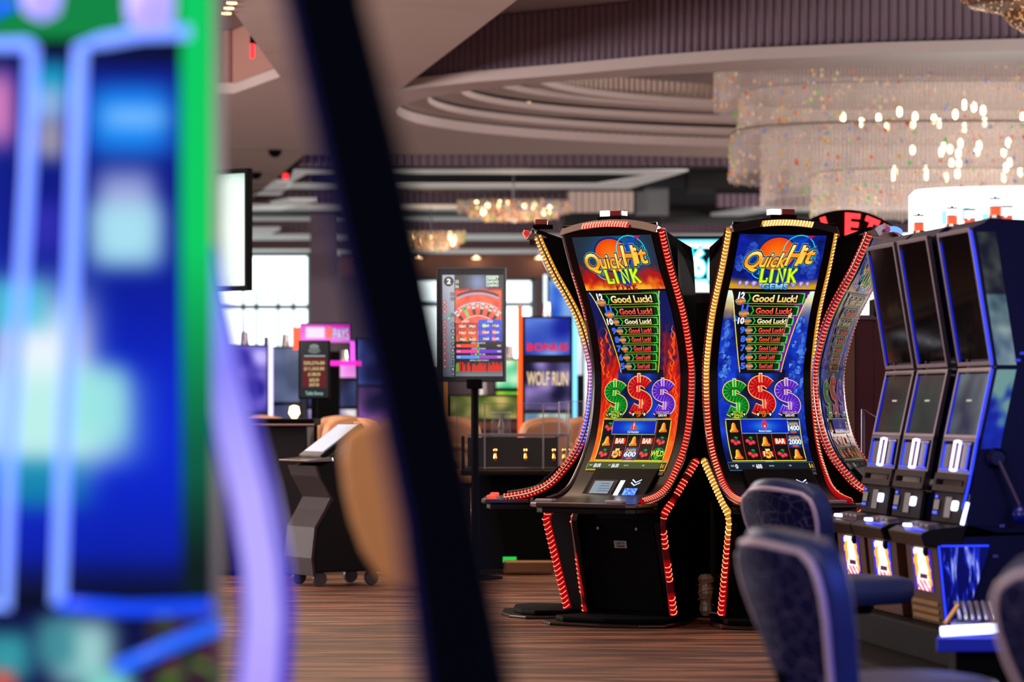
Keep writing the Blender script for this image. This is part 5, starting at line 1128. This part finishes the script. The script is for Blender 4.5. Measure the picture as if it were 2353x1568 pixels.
MB().box((0, 0, .56), (.9, .7, 1.08)).obj('cabinet', NAVYM, t, bevel=.02); MB().box((0, 0, 1.12), (1.0, .8, .05)).obj('top', BLACKM, t, bevel=.01); MB().tube([(-.5, -.41, 1.10), (.5, -.41, 1.10)], .012, 8).obj('rail', SILV, t)
MB().lathe([(.02, 0), (.045, .04), (.035, .09), (.01, .10)], (.32, .1, 1.145), 16).obj('desk_lamp', mat('lamp_warm', (1, .9, .7)), t)
table('dark gaming table directly behind the kiosk', 810, 31.0, 1.7)
# big tan curved back panel near, between kiosk and post
q = P(900, 0, 5.6); t = thing('tan_chair_back', 'blurred tan curved chair back between the kiosk and the dark post', 'chair', (q.x, q.y, 0))
pts = [(790, 1000), (782, 1060), (790, 1130), (806, 1200), (832, 1270), (868, 1325), (905, 1355), (960, 1368), (1010, 1370), (1000, 1000), (960, 965), (880, 968), (815, 980)]
vs = []
for dy in (0, .05):
    for x, y in pts: v = P(x, y, 5.6)-Vector((q.x, q.y, 0)); vs.append((v.x, dy, v.z))
n = len(pts); MB().add(vs, [tuple(range(n)), tuple(range(2*n-1, n-1, -1))]+[(i, (i+1) % n, (i+1) % n+n, i+n) for i in range(n)]).obj('back_panel', mat('tan_smoked_acrylic', (.80, .58, .38), .5), t, bevel=.012, seg=3)
MB().tube([(.10, .04, .02), (.10, .04, .93)], .03, 12).obj('post', POST, t); MB().lathe([(.2, 0), (.2, .02), (.04, .03)], (.10, .04, 0), 24).obj('foot', POST, t)

# ---------------------------------------------------------------- far machines and signs
def far_machine(label, px, Y, w, ztop, cols, side=None, word=None, group='upright slot machines in the background'):
    q = P(px, 0, Y); t = thing('upright_slot_machine', label, 'slot machine', (q.x, q.y, 0), 0, group)
    MB().prism([(.0, ztop), (.0, 1.0), (.22, .92), (.24, .80), (.05, .74), (.05, .0), (-.5, .0), (-.5, ztop)], -w/2, w/2).obj('cabinet', BLACK, t, bevel=.008)
    A = Art(lambda u, z, h: (u, -.004-h, z), .002); rnd = random.random()*30
    bands = cols; z = ztop-.02
    for (hh, c1, c2, sc) in bands:
        A.grid(-w/2+.03, z, w/2-.03, z-hh, 22, max(6, int(hh*40)), lambda u, v: mix(c1, c2, .5+1.1*nz(u*sc, v*sc, rnd)), 1); z -= hh+.04
    if word:
        for wd, zz, hh, c in word: A.text(wd, -w*.4, zz, w*.4, zz+hh, [(.05, (.1, .08, .2), 3), (.02, c, 4)])
    A.mb.obj('screen', PIC, t)
    if side:
        for x, c in ((-w/2-.02, side[0]), (w/2+.02, side[1])): MB().box((x, -.02, ztop*.55+.2), (.045, .06, ztop*.8)).obj('side_light', mat('side_light_%d' % int(c[0]*99+c[2]*9), c, .4, emit=c, es=1.2), t)
    MB().box((0, -.15, .83), (w*.9, .16, .03)).obj('button_deck', CHROME, t)
    cd = MB().lathe([(.05, 0), (.045, .05), (.04, .14)], (0, -.2+.3, ztop), 14).obj('candle', CHROME, t)
    return t
BLU = ((.05, .12, .60), (.50, .66, .98))
far_machine('upright slot machine with blue wolf game screen and an orange left edge light', 1258, 30, .50, 2.12, [(.36, *BLU, 4), (.0, (0, 0, 0), (0, 0, 0), 1), (.46, (.06, .06, .20), (.72, .62, .90), 6), (.34, (.35, .55, .70), (.95, .98, .85), 9)], ((1, .32, .08), (.45, .8, 1)), [('WOLF RUN', 1.44, .13, (1, .88, .7)), ('BONUS', 1.78, .07, (1, .2, .3))])
far_machine('blue lit upright slot machine at the back, mostly hidden by the dark post', 880, 34, .6, 2.0, [(.5, (.05, .1, .3), (.4, .5, .9), 4), (.5, (.1, .1, .2), (.5, .3, .6), 5)], None)
far_machine('green lit machine just right of the roulette display', 1170, 33, .34, 1.75, [(.3, (.2, .75, .5), (.9, 1, .85), 6), (.5, (.1, .6, .2), (.85, .9, .25), 7)], None)
far_machine('pale lit machine high between display and edge-on machine', 1300, 40, .5, 2.9, [(.5, (.1, .3, .8), (.8, .95, 1), 4), (.7, (.85, .9, .95), (1, 1, 1), 3)], ((.85, .95, 1), (.85, .95, 1)))
random.seed(11)
far_machine('violet glowing machine seen through the top of the lilac tube', 560, 33, .55, 1.9, [(.7, (.15, .10, .6), (.75, .7, 1), 5), (.6, (.1, .1, .35), (.5, .4, .9), 5)], ((.5, .4, 1), (.8, .8, 1)))
far_machine('slim blue machine left of the jackpot board', 655, 34, .38, 1.9, [(.6, (.25, .30, .42), (.40, .44, .58), 4), (.6, (.2, .22, .35), (.35, .36, .5), 4)], ((.1, .1, .15), (.1, .1, .15)))
far_machine('magenta topped machine behind the kiosk', 790, 36, .9, 1.75, [(.16, (.9, .2, .8), (1, .8, 1), 3), (.3, (.05, .05, .12), (.25, .3, .5), 4), (.3, (.5, .45, .7), (.95, .9, .9), 6)], None)
far_machine('machine with dim coloured screen behind the roulette table', 1110, 31, .75, 1.35, [(.22, (.25, .35, .10), (.8, .7, .4), 8), (.3, (.3, .12, .05), (.55, .3, .1), 5)], ((.7, .45, .15), (.7, .45, .15)))
# jackpot board
Y = 26; q = P(722, 0, Y); t = thing('jackpot_board', 'dark jackpot board listing five prize lines under a white crest', 'sign', (q.x, q.y, 0))
A = Art(lambda u, y, h: ((u-722)/269, -h, P(0, y, Y).z), .002); bd = MB().box((0, .035, P(0, 850, Y).z), (.27, .06, .50)).obj('board', BLACKM, t, bevel=.005); MB().box((0, .035, .72), (.05, .05, 1.2)).obj('pole', BLACKM, t); MB().lathe([(.2, 0), (.2, .02), (.04, .04)], n=24).obj('foot', BLACKM, t)
A.rect(689, 784, 755, 914, (.16, .16, .18), 1); A.ell(722, 797, 11, 6, (.55, .60, .58), 2); A.ell(722, 806, 14, 7, (.45, .48, .46), 2); A.rect(695, 822, 750, 890, (.42, .12, .14), 2); A.rect(699, 817, 747, 820, (.7, .75, .75), 3)
for st, yy, w in (('250,276.80', 841, 24), ('$11,365.00', 854, 23), ('$1,080.00', 867, 14), ('$652.00', 880, 11), ('$507.00', 891, 11)): A.text(st, 722-w, yy-2, 722+w, yy-10, [(.04, (.85, .78, .55), 4)])
A.text('Table Bonus', 702, 908, 742, 900, [(.03, (.6, .8, .75), 3)]); A.mb.obj('board_print', picture_mat('board_picture', .8), t)
# magenta sign with letters
Y = 33; q = P(748, 0, Y); t = thing('neon_sign', 'magenta and white lit sign above the jackpot board, reading pays', 'sign', (q.x, q.y, 0))
A = Art(lambda u, y, h: ((u-748)/212, -h, P(0, y, Y).z), .002); z = P(0, 765, Y).z
MB().box((0, .1, z), (.56, .18, .21)).obj('sign_box', BLACKM, t, bevel=.01)
A.grid(690, 746, 806, 787, 20, 8, lambda u, y: mix((.85, .15, .75), (.98, .45, .95), (y-746)/40), 1); A.rect(703, 753, 746, 777, (.96, .88, 1), 2); A.rect(750, 752, 762, 778, (1, .45, .25), 2); A.text('PAYS', 766, 780, 802, 756, [(.06, (.2, .1, .4), 3), (.02, (.85, .9, 1), 4)])
A.mb.obj('sign_face', PIC, t); MB().box((.30, 0, z-.20), (.05, .05, .22)).obj('magenta_leg', mat('magenta_light', (1, .3, 1), .4, emit=(.85, .35, 1), es=1.2), t); MB().box((0, .1, z/2-.1), (.3, .1, z-.2)).obj('post', BLACKM, t); MB().box((.14, 0, P(0, 835, Y).z), (.52, .05, .05)).obj('lower_light', mat('magenta_light_low', (1, .1, .8), .4, emit=(.8, .12, .7), es=1.0), t)
MB().box((-.31, .02, z-.06), (.08, .1, .24)).obj('orange_lamp', mat('orange_lamp', (1, .3, .2), .4, emit=(1, .30, .18), es=1.5), t)
# hanging television at left
Y = 24; q = P(500, 530, Y); t = thing('television', 'hanging flat television seen at an angle beside the green edge light', 'television', (q.x, q.y, q.z), D(-35))
hz_ = 140/(7000/Y); MB().box((0, .03, 0), (.62, .06, hz_*2)).obj('frame', BLACKM, t, bevel=.006)
A = Art(lambda u, z, h: (u, -.002-h, z), .002); A.grid(-.28, -hz_+.04, .28, hz_-.04, 12, 20, lambda u, z: mix((.25, .68, .55), (.50, .80, .70), .4+nz(u*3, z*3)-z*.4), 1); A.mb.obj('screen', picture_mat('television_picture', .7), t)  # picture tinted green for the blurred green light overlapping it
MB().tube([(-.27, .08, hz_-.05), (-.27, .08, 4.5-q.z)], .02, 8).obj('hanger', BLACKM, t)
# jackpot display between the two curved machines
Y = 25; q = P(1618, 0, Y); t = thing('jackpot_display', 'bright cyan and white jackpot display between the two facing curved machines', 'display', (q.x, q.y, 0))
A = Art(lambda u, y, h: ((u-1618)/280, -h, P(0, y, Y).z), .003); MB().box((0, .12, P(0, 612, Y).z), (.62, .2, .50)).obj('housing', BLACK, t, bevel=.01); MB().box((0, .12, .95), (.25, .15, 1.9)).obj('support', BLACKM, t)
A.grid(1545, 550, 1700, 572, 20, 4, lambda u, y: mix((.1, .75, .9), (.92, 1, 1), (y-550)/9), 1); A.rect(1545, 572, 1700, 640, (.01, .03, .05), 1)
for st, a, b in (('1', 1566, 1580), ('6', 1592, 1618), ('.', 1628, 1634), ('8', 1642, 1680)): A.text(st, a, 633 if st != '.' else 636, b, 576 if st != '.' else 612, [(.10, (.2, .9, .95), 2), (.05, (1, 1, .9), 3)])
A.grid(1545, 640, 1700, 672, 20, 4, lambda u, y: mix((.2, .8, .9), (.98, 1, 1), (y-640)/9), 1); A.mb.obj('screen', picture_mat('jackpot_picture', 1.3), t)
# arched roulette sign
Y = 23; k = Y/7000; q = P(1945, 0, Y); t = thing('roulette_sign', 'half-round black sign with glowing red letters reading ROULETTE', 'sign', (q.x, q.y, 0))
cy = P(0, 652, Y).z; R0 = 170*k; arcp = [(R0*math.sin(a), R0*math.cos(a)) for a in np.linspace(-1.45, 1.45, 40)]
pl = arcp+[(96*k*math.sin(a), 96*k*math.cos(a)) for a in np.linspace(1.45, -1.45, 40)]
MB().prism([(x, cy+z) for x, z in pl], 0, .12, f=lambda d, p: (p[0], d, p[1])).obj('board', BLACKM, t)
for i, ch in enumerate('ROULETTE'):
    a = (-1.25, -.94, -.62, -.285, .09, .39, .66, .95)[i]
    vs, fs = glyphs(ch, .045); x0 = min(v[0] for v in vs); x1 = max(v[0] for v in vs); y0_ = min(v[1] for v in vs); y1_ = max(v[1] for v in vs)
    w, h = 33*k*(1, 1.1, 1, .95, 1, .95, .95, .95)[i], 52*k
    out = []
    for dd in (-.03, -.012):
        for x, y in vs:
            lx = (x-(x0+x1)/2)/(x1-x0)*w; ly = 110*k+(y-y0_)/(y1_-y0_)*h; lx *= .85+.25*(y-y0_)/(y1_-y0_); out.append((lx*math.cos(a)+ly*math.sin(a), dd, cy-lx*math.sin(a)+ly*math.cos(a)))
    n = len(vs); o = MB().add(out, [tuple(f) for f in fs]+[tuple(j+n for j in f) for f in fs]).obj('letter', mat('red_neon_letter', (1, .2, .2), .4, emit=(1, .20, .22), es=2.0), t)
MB().box((0, .06, cy/2), (.1, .08, cy+.2)).obj('post', BLACKM, t); MB().box((0, .06, cy), (.74, .08, .06)).obj('crossbar', BLACKM, t)
# white lit halo sign over the bar
Y = 27; q = P(2260, 0, Y); t = thing('halo_sign', 'large rounded white and cyan lit ring sign above the reel machines', 'sign', (q.x, q.y, 0))
k = Y/7000; rr = []
za, zb = P(0, 427, Y).z, P(0, 532, Y).z
MB().lathe([(1.0, zb), (1.03, zb+.03), (1.03, za-.05), (.98, za), (.5, za+.01)], (.45, .6, 0), 64, sx=1.0, sy=.6).obj('lit_ring', mat('halo_light', (1, 1, 1), .4, emit=(.86, .99, 1), es=1.7), t, smooth=True)
mb = MB()
for i in range(7): mb.box((-.35+i*.19, -.03, zb+.12+.03*math.sin(i*2)), (.05+.02*(i % 3), .02, .12))
mb.obj('ring_print', mat('halo_print', (.55, .85, .88), .5, emit=(.55, .88, .92), es=1.0), t)
MB().lathe([(1.15, zb-.05), (1.15, zb)], (.33, .6, 0), 64, sx=1.0, sy=.6).obj('lower_ring', mat('halo_light', (1, 1, 1)), t, smooth=True)
MB().lathe([(.25, 0), (.25, zb-.05)], (.33, .6, 0), 24).obj('column', mat('column_cream', (.6, .5, .45), .7), t)
# mahogany pit wall with cream end post behind the far-right curved machine
Y = 20.6; t = thing('pit_partition', 'dark red wood partition behind the right curved machine', 'partition', tuple(P(2100, 0, Y)[:2])+(0,))
tx2 = lambda px: P(px, 0, Y).x-P(2100, 0, Y).x; zt = P(0, 735, Y).z
for i in range(7): MB().box((tx2(1985+i*44), .0, zt/2), (43*Y/7000, .06, zt)).obj('panel', mat('mahogany', (.34, .15, .17), .4, noise_amt=.2, nscale=10), t, bevel=.004)
MB().box((tx2(1942), .0, zt/2+.02), (42*Y/7000, .09, zt+.1)).obj('end_post', mat('cream_post', (.50, .40, .36), .6), t, bevel=.006); MB().box((tx2(2120), .0, zt+.015), (330*Y/7000, .09, .03)).obj('cap_rail', SILV, t)
MB().box((tx2(2160), .1, zt+.08), (.9, .3, .12)).obj('cornice', BLACKM, t)
q = P(1990, 962, 19.5); t = thing('bent_arm_rail', 'slim grey bent rail in front of the dark red partition', 'rail', (q.x, q.y, 0))
MB().tube([(-.02, 0, 0), (-.02, 0, 1.22), (.12, 0, 1.13)], .012, 8).obj('rail', POST, t)
